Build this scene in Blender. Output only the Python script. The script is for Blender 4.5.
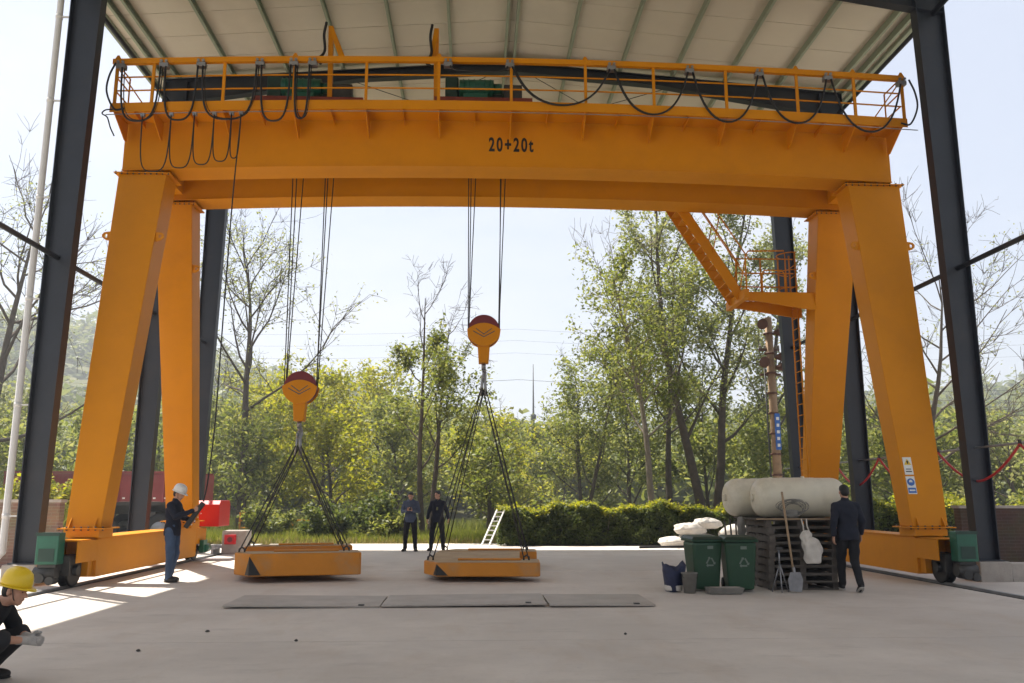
import bpy, bmesh, math, random
import numpy as np
from mathutils import Vector, Matrix, Euler
R = math.radians
for o in list(bpy.data.objects): bpy.data.objects.remove(o, do_unlink=True)
S = bpy.context.scene
COL = S.collection
rng = np.random.default_rng(7)
random.seed(7)

# ------------------------------------------------------------------ camera, sky, sun, exposure
cd = bpy.data.cameras.new('camera'); cam = bpy.data.objects.new('camera', cd); COL.objects.link(cam)
cam.location = (0, 0, 1.5); cam.rotation_euler = (R(90 + 10.52), 0, R(-2.46))
cd.sensor_width = 36; cd.lens = 848 / 1024 * 36; cd.clip_start = 0.1; cd.clip_end = 6000
S.camera = cam
SUN = Vector((-0.29, 0.25, 1.0)).normalized()
W = bpy.data.worlds.new('World'); S.world = W; W.use_nodes = True
wn = W.node_tree.nodes; wl_ = W.node_tree.links
bg = wn['Background']
sky = wn.new('ShaderNodeTexSky'); sky.sky_type = 'NISHITA'; sky.sun_disc = False
sky.sun_elevation = math.asin(SUN.z); sky.sun_rotation = math.atan2(SUN.x, SUN.y)
sky.air_density = 1.0; sky.dust_density = 2.5; sky.ozone_density = 1.0; sky.altitude = 100
tcw = wn.new('ShaderNodeTexCoord'); mpw = wn.new('ShaderNodeMapping'); mpw.inputs['Scale'].default_value = (1.0, 1.0, 3.2)
nzw = wn.new('ShaderNodeTexNoise'); nzw.inputs['Scale'].default_value = 2.1; nzw.inputs['Detail'].default_value = 7; nzw.inputs['Roughness'].default_value = 0.55
rmw = wn.new('ShaderNodeMapRange'); rmw.inputs['From Min'].default_value = 0.42; rmw.inputs['From Max'].default_value = 0.72
rmw.inputs['To Min'].default_value = 0.55; rmw.inputs['To Max'].default_value = 1.0
mxw = wn.new('ShaderNodeMix'); mxw.data_type = 'RGBA'
mxw.inputs['B'].default_value = (4.9, 5.05, 5.5, 1)
wl_.new(tcw.outputs['Generated'], mpw.inputs['Vector']); wl_.new(mpw.outputs['Vector'], nzw.inputs['Vector'])
wl_.new(nzw.outputs['Fac'], rmw.inputs['Value']); wl_.new(rmw.outputs['Result'], mxw.inputs['Factor'])
wl_.new(sky.outputs['Color'], mxw.inputs['A']); wl_.new(mxw.outputs['Result'], bg.inputs['Color'])
bg.inputs['Strength'].default_value = 0.09
sl = bpy.data.lights.new('sun', 'SUN'); sl.energy = 5.0; sl.angle = R(0.55); sl.color = (1.0, 0.94, 0.84)
so = bpy.data.objects.new('sun', sl); COL.objects.link(so); so.rotation_euler = SUN.to_track_quat('Z', 'Y').to_euler(); so.location = (-10, 10, 30)
S.view_settings.view_transform = 'Standard'; S.view_settings.look = 'None'; S.view_settings.gamma = 1
S.view_settings.use_curve_mapping = False
S.view_settings.exposure = 1.1
S.render.engine = 'CYCLES'

# ------------------------------------------------------------------ materials
MATS = {}
def mat(name, col, rough=0.6, metal=0.0, var=0.12, scale=3.0, bump=0.0, bscale=30.0, dirt=None, dirt_amt=0.3, spec=0.5, coord='Object'):
    if name in MATS: return MATS[name]
    m = bpy.data.materials.new(name); m.use_nodes = True; MATS[name] = m
    n = m.node_tree.nodes; l = m.node_tree.links; b = n['Principled BSDF']
    b.inputs['Roughness'].default_value = rough; b.inputs['Metallic'].default_value = metal
    b.inputs['Specular IOR Level'].default_value = spec
    tc = n.new('ShaderNodeTexCoord')
    nz = n.new('ShaderNodeTexNoise'); nz.inputs['Scale'].default_value = scale; nz.inputs['Detail'].default_value = 8; nz.inputs['Roughness'].default_value = 0.65
    l.new(tc.outputs[coord], nz.inputs['Vector'])
    cr = n.new('ShaderNodeValToRGB')
    cr.color_ramp.elements[0].position = 0.3; cr.color_ramp.elements[1].position = 0.7
    cr.color_ramp.elements[0].color = tuple(c * (1 - var) for c in col) + (1,)
    cr.color_ramp.elements[1].color = tuple(min(1, c * (1 + var)) for c in col) + (1,)
    l.new(nz.outputs['Fac'], cr.inputs['Fac'])
    out = cr.outputs['Color']
    if dirt:
        n2 = n.new('ShaderNodeTexNoise'); n2.inputs['Scale'].default_value = scale * 0.6; n2.inputs['Detail'].default_value = 10; n2.inputs['Roughness'].default_value = 0.75
        mp = n.new('ShaderNodeMapping'); mp.inputs['Location'].default_value = (3.1, 7.7, 1.3); l.new(tc.outputs[coord], mp.inputs['Vector']); l.new(mp.outputs['Vector'], n2.inputs['Vector'])
        mr = n.new('ShaderNodeMapRange'); mr.inputs['From Min'].default_value = 0.5; mr.inputs['From Max'].default_value = 0.75; mr.inputs['To Max'].default_value = dirt_amt
        l.new(n2.outputs['Fac'], mr.inputs['Value'])
        mx = n.new('ShaderNodeMix'); mx.data_type = 'RGBA'; mx.inputs['B'].default_value = tuple(dirt) + (1,)
        l.new(mr.outputs['Result'], mx.inputs['Factor']); l.new(out, mx.inputs['A']); out = mx.outputs['Result']
    l.new(out, b.inputs['Base Color'])
    if bump:
        n3 = n.new('ShaderNodeTexNoise'); n3.inputs['Scale'].default_value = bscale; n3.inputs['Detail'].default_value = 6
        l.new(tc.outputs[coord], n3.inputs['Vector'])
        bp = n.new('ShaderNodeBump'); bp.inputs['Strength'].default_value = bump; bp.inputs['Distance'].default_value = 0.02
        l.new(n3.outputs['Fac'], bp.inputs['Height']); l.new(bp.outputs['Normal'], b.inputs['Normal'])
    return m

def leaf_mat(name, c1, c2, c3, trans=0.4):
    m = bpy.data.materials.new(name); m.use_nodes = True; MATS[name] = m
    n = m.node_tree.nodes; l = m.node_tree.links; b = n['Principled BSDF']
    b.inputs['Roughness'].default_value = 0.5; b.inputs['Specular IOR Level'].default_value = 0.35
    g = n.new('ShaderNodeNewGeometry'); cr = n.new('ShaderNodeValToRGB')
    cr.color_ramp.elements[0].color = c1 + (1,); cr.color_ramp.elements[1].color = c3 + (1,)
    e = cr.color_ramp.elements.new(0.5); e.color = c2 + (1,)
    l.new(g.outputs['Random Per Island'], cr.inputs['Fac'])
    tr = n.new('ShaderNodeBsdfTranslucent'); mx = n.new('ShaderNodeMixShader'); mx.inputs['Fac'].default_value = trans
    hs = n.new('ShaderNodeHueSaturation'); hs.inputs['Hue'].default_value = 0.485; hs.inputs['Saturation'].default_value = 1.1; hs.inputs['Value'].default_value = 1.5
    l.new(cr.outputs['Color'], b.inputs['Base Color']); l.new(cr.outputs['Color'], hs.inputs['Color']); l.new(hs.outputs['Color'], tr.inputs['Color'])
    l.new(b.outputs['BSDF'], mx.inputs[1]); l.new(tr.outputs['BSDF'], mx.inputs[2]); l.new(mx.outputs['Shader'], n['Material Output'].inputs['Surface'])
    return m

YEL = mat('crane_yellow_paint', (0.63, 0.235, 0.003), 0.5, 0, 0.06, 0.9, 0.03, 60, dirt=(0.42, 0.15, 0.01), dirt_amt=0.35, spec=0.2)
YELD = mat('dusty_yellow_paint', (0.58, 0.215, 0.012), 0.65, 0, 0.12, 2.0, 0.05, 50, dirt=(0.36, 0.25, 0.14), dirt_amt=0.8)
DUST = mat('dusty_top', (0.40, 0.29, 0.17), 0.85, 0, 0.2, 3, 0.1, 60, dirt=(0.45, 0.25, 0.06), dirt_amt=0.5)
NAVY = mat('navy_steel_paint', (0.018, 0.022, 0.032), 0.5, 0, 0.2, 1.5, dirt=(0.06, 0.05, 0.045), dirt_amt=0.4)
ROOF = mat('white_roof_sheet', (0.62, 0.57, 0.48), 0.55, 0, 0.05, 0.6, dirt=(0.42, 0.38, 0.32), dirt_amt=0.3)
PURL = mat('green_grey_purlin', (0.30, 0.345, 0.27), 0.55, 0.1, 0.15, 2)
def concrete(name, base):
    m = bpy.data.materials.new(name); m.use_nodes = True; n = m.node_tree.nodes; l = m.node_tree.links; b = n['Principled BSDF']; b.inputs['Roughness'].default_value = 0.72; b.inputs['Specular IOR Level'].default_value = 0.35
    tc = n.new('ShaderNodeTexCoord'); out = None
    def layer(scale, lo, hi, colr, amt, sx=1.0, det=9, rough=0.7):
        nonlocal out
        mp = n.new('ShaderNodeMapping'); mp.inputs['Scale'].default_value = (1.0, sx, 1.0); mp.inputs['Location'].default_value = (scale * 1.7, scale * 0.9, 0); l.new(tc.outputs['Object'], mp.inputs['Vector'])
        nz = n.new('ShaderNodeTexNoise'); nz.inputs['Scale'].default_value = scale; nz.inputs['Detail'].default_value = det; nz.inputs['Roughness'].default_value = rough; l.new(mp.outputs['Vector'], nz.inputs['Vector'])
        mr = n.new('ShaderNodeMapRange'); mr.inputs['From Min'].default_value = lo; mr.inputs['From Max'].default_value = hi; mr.inputs['To Max'].default_value = amt; l.new(nz.outputs['Fac'], mr.inputs['Value'])
        mx = n.new('ShaderNodeMix'); mx.data_type = 'RGBA'; l.new(mr.outputs['Result'], mx.inputs['Factor'])
        if out is None: mx.inputs['A'].default_value = base + (1,)
        else: l.new(out, mx.inputs['A'])
        mx.inputs['B'].default_value = colr + (1,); out = mx.outputs['Result']; return nz
    layer(0.35, 0.42, 0.68, (0.70, 0.645, 0.58), 0.8)
    layer(0.22, 0.50, 0.72, (0.46, 0.405, 0.35), 0.75)
    layer(1.3, 0.52, 0.75, (0.47, 0.37, 0.28), 0.45, 0.35)
    layer(0.9, 0.56, 0.70, (0.36, 0.33, 0.30), 0.45, 2.8)
    layer(9.0, 0.60, 0.74, (0.24, 0.215, 0.19), 0.35)
    nz = layer(45.0, 0.55, 0.8, (0.30, 0.27, 0.24), 0.35)
    l.new(out, b.inputs['Base Color']); bp = n.new('ShaderNodeBump'); bp.inputs['Strength'].default_value = 0.15; bp.inputs['Distance'].default_value = 0.01; l.new(nz.outputs['Fac'], bp.inputs['Height']); l.new(bp.outputs['Normal'], b.inputs['Normal'])
    MATS[name] = m; return m
CONC = mat('concrete_floor', (0.55, 0.505, 0.455), 0.75, 0, 0.09, 0.5, 0.12, 25, dirt=(0.36, 0.315, 0.27), dirt_amt=0.7)
CONC2 = mat('concrete_block', (0.38, 0.34, 0.30), 0.85, 0, 0.15, 3, 0.25, 30, dirt=(0.2, 0.16, 0.12), dirt_amt=0.6)
STEEL = mat('worn_steel', (0.30, 0.30, 0.31), 0.45, 0.7, 0.2, 6)
DSTEEL = mat('dark_steel', (0.06, 0.058, 0.055), 0.5, 0.5, 0.3, 5)
PLATE = mat('steel_plate', (0.40, 0.365, 0.33), 0.6, 0.25, 0.15, 2, 0.08, 20, dirt=(0.30, 0.22, 0.17), dirt_amt=0.6)
CABLE = mat('black_rubber', (0.012, 0.012, 0.013), 0.6, 0, 0.2, 8)
ROPE = mat('wire_rope', (0.05, 0.048, 0.045), 0.55, 0.5, 0.2, 20)
GREEN = mat('green_machine_paint', (0.018, 0.12, 0.075), 0.4, 0, 0.15, 4, dirt=(0.03, 0.05, 0.03), dirt_amt=0.5)
DGREEN = mat('dark_green_machine', (0.012, 0.045, 0.032), 0.45, 0, 0.2, 5)
REDO = mat('red_oxide', (0.24, 0.045, 0.025), 0.65, 0, 0.2, 4)
BROWN = mat('rusty_brown', (0.10, 0.045, 0.03), 0.7, 0, 0.25, 5)
RED = mat('bright_red_paint', (0.62, 0.015, 0.02), 0.4, 0, 0.06, 3)
MAROON = mat('maroon_paint', (0.16, 0.012, 0.016), 0.45, 0, 0.15, 4)
TRED = mat('faded_truck_red', (0.24, 0.042, 0.042), 0.6, 0, 0.15, 2, dirt=(0.25, 0.16, 0.13), dirt_amt=0.6)
BLACK = mat('black_paint', (0.012, 0.012, 0.012), 0.5, 0, 0.2, 5)
WHITE = mat('white_paint', (0.75, 0.75, 0.73), 0.5, 0, 0.06, 4)
PVC = mat('white_pvc', (0.62, 0.61, 0.60), 0.45, 0, 0.08, 2)
BLUE = mat('blue_print', (0.03, 0.13, 0.45), 0.5)
SIGNY = mat('sign_yellow', (0.75, 0.5, 0.02), 0.5)
TANK = mat('milky_plastic', (0.68, 0.63, 0.50), 0.4, 0, 0.08, 2, dirt=(0.36, 0.31, 0.22), dirt_amt=0.6)
WOODG = mat('weathered_grey_wood', (0.105, 0.09, 0.075), 0.85, 0, 0.35, 9, 0.2, 60)
WOOD = mat('pale_wood', (0.36, 0.25, 0.15), 0.8, 0, 0.25, 8)
BING = mat('green_bin_plastic', (0.014, 0.058, 0.027), 0.45, 0, 0.15, 4, dirt=(0.05, 0.06, 0.04), dirt_amt=0.4)
BINL = mat('dark_bin_lid', (0.012, 0.035, 0.02), 0.5, 0, 0.15, 4)
GREYP = mat('grey_print', (0.17, 0.21, 0.18), 0.6)
SACK = mat('white_sack', (0.62, 0.58, 0.52), 0.85, 0, 0.12, 6, 0.3, 12)
BLUEB = mat('blue_woven_plastic', (0.018, 0.024, 0.065), 0.6, 0, 0.3, 7)
BUCK = mat('grey_bucket', (0.19, 0.18, 0.16), 0.7, 0, 0.2, 6)
HOSE = mat('red_hose', (0.50, 0.03, 0.03), 0.5, 0, 0.1, 5)
TYRE = mat('tyre_rubber', (0.018, 0.018, 0.018), 0.8, 0, 0.2, 8)
BARK = mat('bark_brown', (0.085, 0.065, 0.048), 0.95, 0, 0.35, 5, 0.6, 18)
BARKP = mat('bark_pale', (0.20, 0.165, 0.125), 0.95, 0, 0.3, 5, 0.5, 18)
POLEW = mat('brown_pole', (0.30, 0.20, 0.12), 0.85, 0, 0.25, 5)
SKIN = mat('skin', (0.50, 0.27, 0.18), 0.55, 0, 0.08, 12)
NAVC = mat('navy_cloth', (0.012, 0.015, 0.028), 0.9, 0, 0.2, 12, 0.3, 200)
BLKC = mat('black_cloth', (0.010, 0.010, 0.012), 0.9, 0, 0.2, 12, 0.3, 200)
GRYC = mat('charcoal_cloth', (0.022, 0.022, 0.025), 0.9, 0, 0.2, 12, 0.3, 200)
JEAN = mat('blue_jeans', (0.055, 0.09, 0.16), 0.9, 0, 0.2, 10, 0.3, 200)
SLATE = mat('slate_blue_cloth', (0.07, 0.09, 0.14), 0.9, 0, 0.2, 12, 0.3, 200)
OLIVE = mat('olive_cloth', (0.16, 0.16, 0.07), 0.9, 0, 0.2, 12)
HAIR = mat('black_hair', (0.010, 0.009, 0.008), 0.55, 0, 0.3, 40, 0.5, 120)
HATW = mat('white_helmet', (0.70, 0.70, 0.68), 0.3)
HATY = mat('yellow_helmet', (0.75, 0.52, 0.02), 0.3)
GLOVE = mat('grey_glove', (0.42, 0.40, 0.38), 0.9, 0, 0.15, 15, 0.3, 120)
SHOE = mat('dark_shoe', (0.02, 0.018, 0.016), 0.6)
SOLE = mat('pale_sole', (0.45, 0.43, 0.40), 0.8)
L_YG = leaf_mat('leaf_yellow_green', (0.17, 0.20, 0.022), (0.26, 0.28, 0.035), (0.35, 0.33, 0.06), 0.55)
L_MG = leaf_mat('leaf_mid_green', (0.10, 0.135, 0.028), (0.17, 0.20, 0.045), (0.26, 0.27, 0.085), 0.52)
L_DG = leaf_mat('leaf_deep_green', (0.05, 0.08, 0.018), (0.09, 0.12, 0.028), (0.15, 0.17, 0.05), 0.45)
L_PG = leaf_mat('leaf_pale_green', (0.14, 0.17, 0.055), (0.21, 0.235, 0.08), (0.30, 0.30, 0.13), 0.52)
L_GR = leaf_mat('grass_blade', (0.15, 0.20, 0.03), (0.23, 0.27, 0.045), (0.31, 0.31, 0.08), 0.4)
L_DRY = leaf_mat('dry_grass_blade', (0.28, 0.24, 0.09), (0.36, 0.30, 0.13), (0.20, 0.21, 0.05), 0.3)
L_FAR = leaf_mat('leaf_far_hill', (0.08, 0.11, 0.024), (0.13, 0.16, 0.037), (0.20, 0.21, 0.055), 0.45)

def brick_mat(nm, val):
    m = bpy.data.materials.new(nm); m.use_nodes = True
    n = m.node_tree.nodes; l = m.node_tree.links; b = n['Principled BSDF']; b.inputs['Roughness'].default_value = 0.9
    tc = n.new('ShaderNodeTexCoord'); sx = n.new('ShaderNodeSeparateXYZ'); cx = n.new('ShaderNodeCombineXYZ')
    l.new(tc.outputs['Object'], sx.inputs[0])
    ad = n.new('ShaderNodeMath'); ad.operation = 'ADD'; l.new(sx.outputs['X'], ad.inputs[0]); l.new(sx.outputs['Y'], ad.inputs[1])
    l.new(ad.outputs[0], cx.inputs['X']); l.new(sx.outputs['Z'], cx.inputs['Y'])
    br = n.new('ShaderNodeTexBrick'); br.inputs['Scale'].default_value = 1.0; br.inputs['Brick Width'].default_value = 0.25; br.inputs['Row Height'].default_value = 0.07
    br.inputs['Mortar Size'].default_value = 0.008
    br.inputs['Color1'].default_value = (0.24, 0.145, 0.085, 1); br.inputs['Color2'].default_value = (0.18, 0.11, 0.07, 1); br.inputs['Mortar'].default_value = (0.25, 0.205, 0.155, 1)
    l.new(cx.outputs[0], br.inputs['Vector'])
    nz = n.new('ShaderNodeTexNoise'); nz.inputs['Scale'].default_value = 2.5; nz.inputs['Detail'].default_value = 8; l.new(tc.outputs['Object'], nz.inputs['Vector'])
    mx = n.new('ShaderNodeMix'); mx.data_type = 'RGBA'; mx.blend_type = 'MULTIPLY'; mx.inputs['Factor'].default_value = 0.7
    l.new(br.outputs['Color'], mx.inputs['A']); l.new(nz.outputs['Color'], mx.inputs['B'])
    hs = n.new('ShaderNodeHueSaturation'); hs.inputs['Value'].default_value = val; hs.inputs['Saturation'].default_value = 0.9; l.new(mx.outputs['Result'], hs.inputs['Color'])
    l.new(hs.outputs['Color'], b.inputs['Base Color'])
    bp = n.new('ShaderNodeBump'); bp.inputs['Distance'].default_value = 0.01; bp.inputs['Strength'].default_value = 0.8; bp.invert = True
    l.new(br.outputs['Fac'], bp.inputs['Height']); l.new(bp.outputs['Normal'], b.inputs['Normal'])
    return m
BRICK = brick_mat('brown_brick', 1.35); BRICK_SHADED = brick_mat('shade_darkened_brick', 0.55)  # second is the same brick with shade darkened into its colour

def terrain_mat():
    m = bpy.data.materials.new('grassy_earth'); m.use_nodes = True
    n = m.node_tree.nodes; l = m.node_tree.links; b = n['Principled BSDF']; b.inputs['Roughness'].default_value = 0.95
    tc = n.new('ShaderNodeTexCoord')
    nz = n.new('ShaderNodeTexNoise'); nz.inputs['Scale'].default_value = 0.35; nz.inputs['Detail'].default_value = 10; nz.inputs['Roughness'].default_value = 0.7
    l.new(tc.outputs['Object'], nz.inputs['Vector'])
    cr = n.new('ShaderNodeValToRGB'); cr.color_ramp.elements[0].position = 0.35; cr.color_ramp.elements[1].position = 0.65
    cr.color_ramp.elements[0].color = (0.055, 0.075, 0.018, 1); cr.color_ramp.elements[1].color = (0.13, 0.12, 0.04, 1)
    l.new(nz.outputs['Fac'], cr.inputs['Fac']); l.new(cr.outputs['Color'], b.inputs['Base Color'])
    return m
EARTH = terrain_mat()

# ------------------------------------------------------------------ helpers
ORIG = {}
def wloc(o):
    v = Vector((0, 0, 0))
    while o is not None:
        v += o.location; o = o.parent
    return v
def tag(o, label=None, cat=None, group=None, kind=None):
    if label: o['label'] = label
    if cat: o['category'] = cat
    if group: o['group'] = group
    if kind: o['kind'] = kind
    return o
def empty(name, loc, label=None, cat=None, group=None, rz=0):
    o = bpy.data.objects.new(name, None); COL.objects.link(o); o.location = loc; o.rotation_euler = (0, 0, rz)
    o.empty_display_size = 0.3
    return tag(o, label, cat, group)
def link(me, name, parent=None, loc=(0, 0, 0), rot=(0, 0, 0)):
    o = bpy.data.objects.new(name, me); COL.objects.link(o); o.location = loc; o.rotation_euler = rot; o.parent = parent
    return o
def np_mesh(name, V, Fq, m=None, smooth=False):
    V = np.asarray(V, np.float32); Fq = np.asarray(Fq, np.int32); k = Fq.shape[1]
    me = bpy.data.meshes.new(name)
    me.vertices.add(len(V)); me.vertices.foreach_set('co', V.ravel())
    me.loops.add(Fq.size); me.loops.foreach_set('vertex_index', Fq.ravel())
    me.polygons.add(len(Fq)); me.polygons.foreach_set('loop_start', np.arange(0, Fq.size, k, dtype=np.int32))
    me.polygons.foreach_set('loop_total', np.full(len(Fq), k, np.int32))
    if smooth: me.polygons.foreach_set('use_smooth', np.ones(len(Fq), bool))
    me.update(calc_edges=True); me.validate()
    if m: me.materials.append(m)
    return me

def frame_of(d):
    d = Vector(d).normalized(); a = Vector((0, 0, 1)) if abs(d.z) < 0.95 else Vector((1, 0, 0))
    u = d.cross(a).normalized(); v = d.cross(u).normalized()
    return d, u, v

class MB:
    def __init__(s): s.V = []; s.F = []; s.sm = []
    def add(s, vs, fs, smooth=False):
        b = len(s.V); s.V += [tuple(v) for v in vs]; s.F += [tuple(b + i for i in f) for f in fs]; s.sm += [smooth] * len(fs)
        return s
    def box(s, c, d, rot=None):
        hx, hy, hz = d[0] / 2, d[1] / 2, d[2] / 2
        vs = [Vector((x, y, z)) for x in (-hx, hx) for y in (-hy, hy) for z in (-hz, hz)]
        if rot is not None:
            M = Euler(rot).to_matrix(); vs = [M @ v for v in vs]
        c = Vector(c)
        return s.add([v + c for v in vs], [(0, 1, 3, 2), (4, 6, 7, 5), (0, 4, 5, 1), (2, 3, 7, 6), (0, 2, 6, 4), (1, 5, 7, 3)])
    def bx(s, x0, x1, y0, y1, z0, z1):
        return s.box(((x0 + x1) / 2, (y0 + y1) / 2, (z0 + z1) / 2), (abs(x1 - x0), abs(y1 - y0), abs(z1 - z0)))
    def hexa(s, bot, top):  # 4 bottom pts (ccw), 4 top pts
        return s.add(list(bot) + list(top), [(3, 2, 1, 0), (4, 5, 6, 7), (0, 1, 5, 4), (1, 2, 6, 5), (2, 3, 7, 6), (3, 0, 4, 7)])
    def bar(s, a, b, w, h, up=(0, 0, 1)):
        a = Vector(a); b = Vector(b); d = (b - a).normalized(); up = Vector(up)
        if abs(d.dot(up)) > 0.98: up = Vector((0, 1, 0))
        u = d.cross(up).normalized(); v = u.cross(d).normalized()
        q = [(-w / 2, -h / 2), (w / 2, -h / 2), (w / 2, h / 2), (-w / 2, h / 2)]
        return s.add([a + u * x + v * y for x, y in q] + [b + u * x + v * y for x, y in q], [(0, 1, 2, 3), (7, 6, 5, 4), (0, 4, 5, 1), (1, 5, 6, 2), (2, 6, 7, 3), (3, 7, 4, 0)])
    def tube(s, pts, r, n=8, caps=True):
        pts = [Vector(p) for p in pts]; m = len(pts)
        rs = r if isinstance(r, (list, tuple)) else [r] * m
        d0 = (pts[1] - pts[0]).normalized(); _, u, _ = frame_of(d0)
        vs = []; fs = []
        for i, p in enumerate(pts):
            d = (pts[min(i + 1, m - 1)] - pts[max(i - 1, 0)])
            d = d.normalized() if d.length > 1e-9 else d0
            u = (u - d * u.dot(d))
            u = u.normalized() if u.length > 1e-6 else frame_of(d)[1]
            v = d.cross(u)
            for k in range(n):
                a = 2 * math.pi * k / n; vs.append(p + (u * math.cos(a) + v * math.sin(a)) * rs[i])
        for i in range(m - 1):
            for k in range(n):
                k2 = (k + 1) % n; fs.append((i * n + k, i * n + k2, (i + 1) * n + k2, (i + 1) * n + k))
        s.add(vs, fs, True)
        if caps: 
            b = len(s.V) - len(vs)
            s.F.append(tuple(b + k for k in reversed(range(n)))); s.sm.append(False)
            s.F.append(tuple(b + (m - 1) * n + k for k in range(n))); s.sm.append(False)
        return s
    def cyl(s, a, b, r, n=16, r2=None): return s.tube([a, b], [r, r if r2 is None else r2], n)
    def prism(s, poly, y0, y1, axis='y'):   # poly in (x,z) extruded along y ; axis 'x': poly in (y,z) ; 'z': poly in (x,y)
        n = len(poly)
        def P(p, t):
            return (p[0], t, p[1]) if axis == 'y' else ((t, p[0], p[1]) if axis == 'x' else (p[0], p[1], t))
        vs = [P(p, y0) for p in poly] + [P(p, y1) for p in poly]
        fs = [tuple(range(n)), tuple(range(2 * n - 1, n - 1, -1))] + [(i, n + i, n + (i + 1) % n, (i + 1) % n) for i in range(n)]
        return s.add(vs, fs)
    def lathe(s, prof, c=(0, 0, 0), n=24, axis='z'):
        c = Vector(c); vs = []; fs = []; m = len(prof)
        for r, h in prof:
            for k in range(n):
                a = 2 * math.pi * k / n; x, y = r * math.cos(a), r * math.sin(a)
                vs.append(c + (Vector((x, y, h)) if axis == 'z' else (Vector((h, x, y)) if axis == 'x' else Vector((x, h, y)))))
        for i in range(m - 1):
            for k in range(n):
                k2 = (k + 1) % n; fs.append((i * n + k, i * n + k2, (i + 1) * n + k2, (i + 1) * n + k))
        s.add(vs, fs, True); b = len(s.V) - len(vs)
        s.F.append(tuple(b + k for k in range(n))); s.sm.append(False)
        s.F.append(tuple(b + (m - 1) * n + k for k in range(n))); s.sm.append(False)
        return s
    def mesh(s, name, m, off=Vector((0, 0, 0))):
        me = bpy.data.meshes.new(name)
        me.from_pydata([(v[0] - off[0], v[1] - off[1], v[2] - off[2]) for v in s.V], [], s.F)
        me.polygons.foreach_set('use_smooth', s.sm)
        bm = bmesh.new(); bm.from_mesh(me); bmesh.ops.recalc_face_normals(bm, faces=bm.faces); bm.to_mesh(me); bm.free()
        me.materials.append(m); me.update()
        return me
    def build(s, name, m, parent=None, bevel=0, local=False, loc=None):
        """verts in world space unless local; parent origin is subtracted. loc: origin of a top-level mesh"""
        if parent is not None and not local: off = wloc(parent)
        elif loc is not None: off = Vector(loc)
        else: off = Vector((0, 0, 0))
        o = link(s.mesh(name, m, off), name, parent)
        if loc is not None and parent is None: o.location = loc
        if bevel:
            b = o.modifiers.new('bevel', 'BEVEL'); b.width = bevel; b.segments = 2; b.limit_method = 'ANGLE'; b.angle_limit = R(40)
        return o
def copies(me, name, parent, places):
    po = wloc(parent) if parent else Vector((0, 0, 0)); out = []
    for p in places:
        loc, rot = (p, (0, 0, 0)) if len(p) == 3 and not isinstance(p[0], (tuple, list, Vector)) else p
        out.append(link(me, name, parent, Vector(loc) - po, rot))
    return out
def sag(a, b, drop, n=14):
    a = Vector(a); b = Vector(b)
    return [a.lerp(b, t) - Vector((0, 0, drop * 4 * t * (1 - t))) for t in [i / n for i in range(n + 1)]]

def curve(P, k=6):
    P = [Vector(p) for p in P]; Q = [P[0] * 2 - P[1]] + P + [P[-1] * 2 - P[-2]]; out = []
    for i in range(1, len(Q) - 2):
        a, b, c, d = Q[i - 1:i + 3]
        for j in range(k):
            t = j / k; out.append(0.5 * ((2 * b) + (c - a) * t + (2 * a - 5 * b + 4 * c - d) * t * t + (3 * b - a - 3 * c + d) * t ** 3))
    return out + [P[-1]]

# ------------------------------------------------------------------ terrain, yard, hills
def sstep(a, b, x):
    t = np.clip((x - a) / (b - a), 0, 1); return t * t * (3 - 2 * t)
def terrain_z(x, y):
    x = np.asarray(x, float); y = np.asarray(y, float)
    ang = np.degrees(np.arctan2(x, np.maximum(y, 1)))
    hh = np.interp(ang, [-60, -32, -25, -14, -8, 0, 6, 12, 22, 34, 60], [30, 34, 33, 25, 22, 15, 12, 14, 17, 19, 18])
    r = np.sqrt(x * x + y * y)
    z = -0.16 + hh * sstep(75, 230, r) * (y > 0)
    z += 0.16 * sstep(29.6, 30.6, y) - 0.4 * sstep(34, 60, y) * sstep(-8, 2, x)
    z += 2.0 * np.sin(x * 0.03 + 1) * np.sin(y * 0.025) * sstep(80, 160, r)
    z += 1.35 * sstep(-11.8, -12.8, x) * sstep(20.15, 20.3, y) * sstep(29.0, 27.0, y)
    z += 0.08 * np.sin(x * 1.3 + np.sin(y)) * np.sin(y * 1.1) * sstep(30.5, 33, y)
    return z
xs = np.unique(np.concatenate([-np.geomspace(30, 1400, 22), np.arange(-30, 31, 1.0), np.geomspace(30, 1400, 22), np.arange(-120, 121, 6.)]))
ys = np.unique(np.concatenate([-np.geomspace(5, 1400, 14), np.arange(-4, 19, 2.0), np.array([20.1, 20.2, 20.3, 20.4]), np.arange(21, 36, 0.5), np.arange(36, 90, 3.), np.arange(90, 300, 7.), np.geomspace(300, 1400, 10)]))
X, Y = np.meshgrid(xs, ys); Zt = terrain_z(X, Y)
idx = np.arange(X.size).reshape(X.shape)
FQ = np.stack([idx[:-1, :-1], idx[:-1, 1:], idx[1:, 1:], idx[1:, :-1]], -1).reshape(-1, 4)
tag(link(np_mesh('terrain', np.stack([X, Y, Zt], -1).reshape(-1, 3), FQ, EARTH, True), 'terrain'), 'grassy ground rising to wooded hills', None, None, 'structure')

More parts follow.
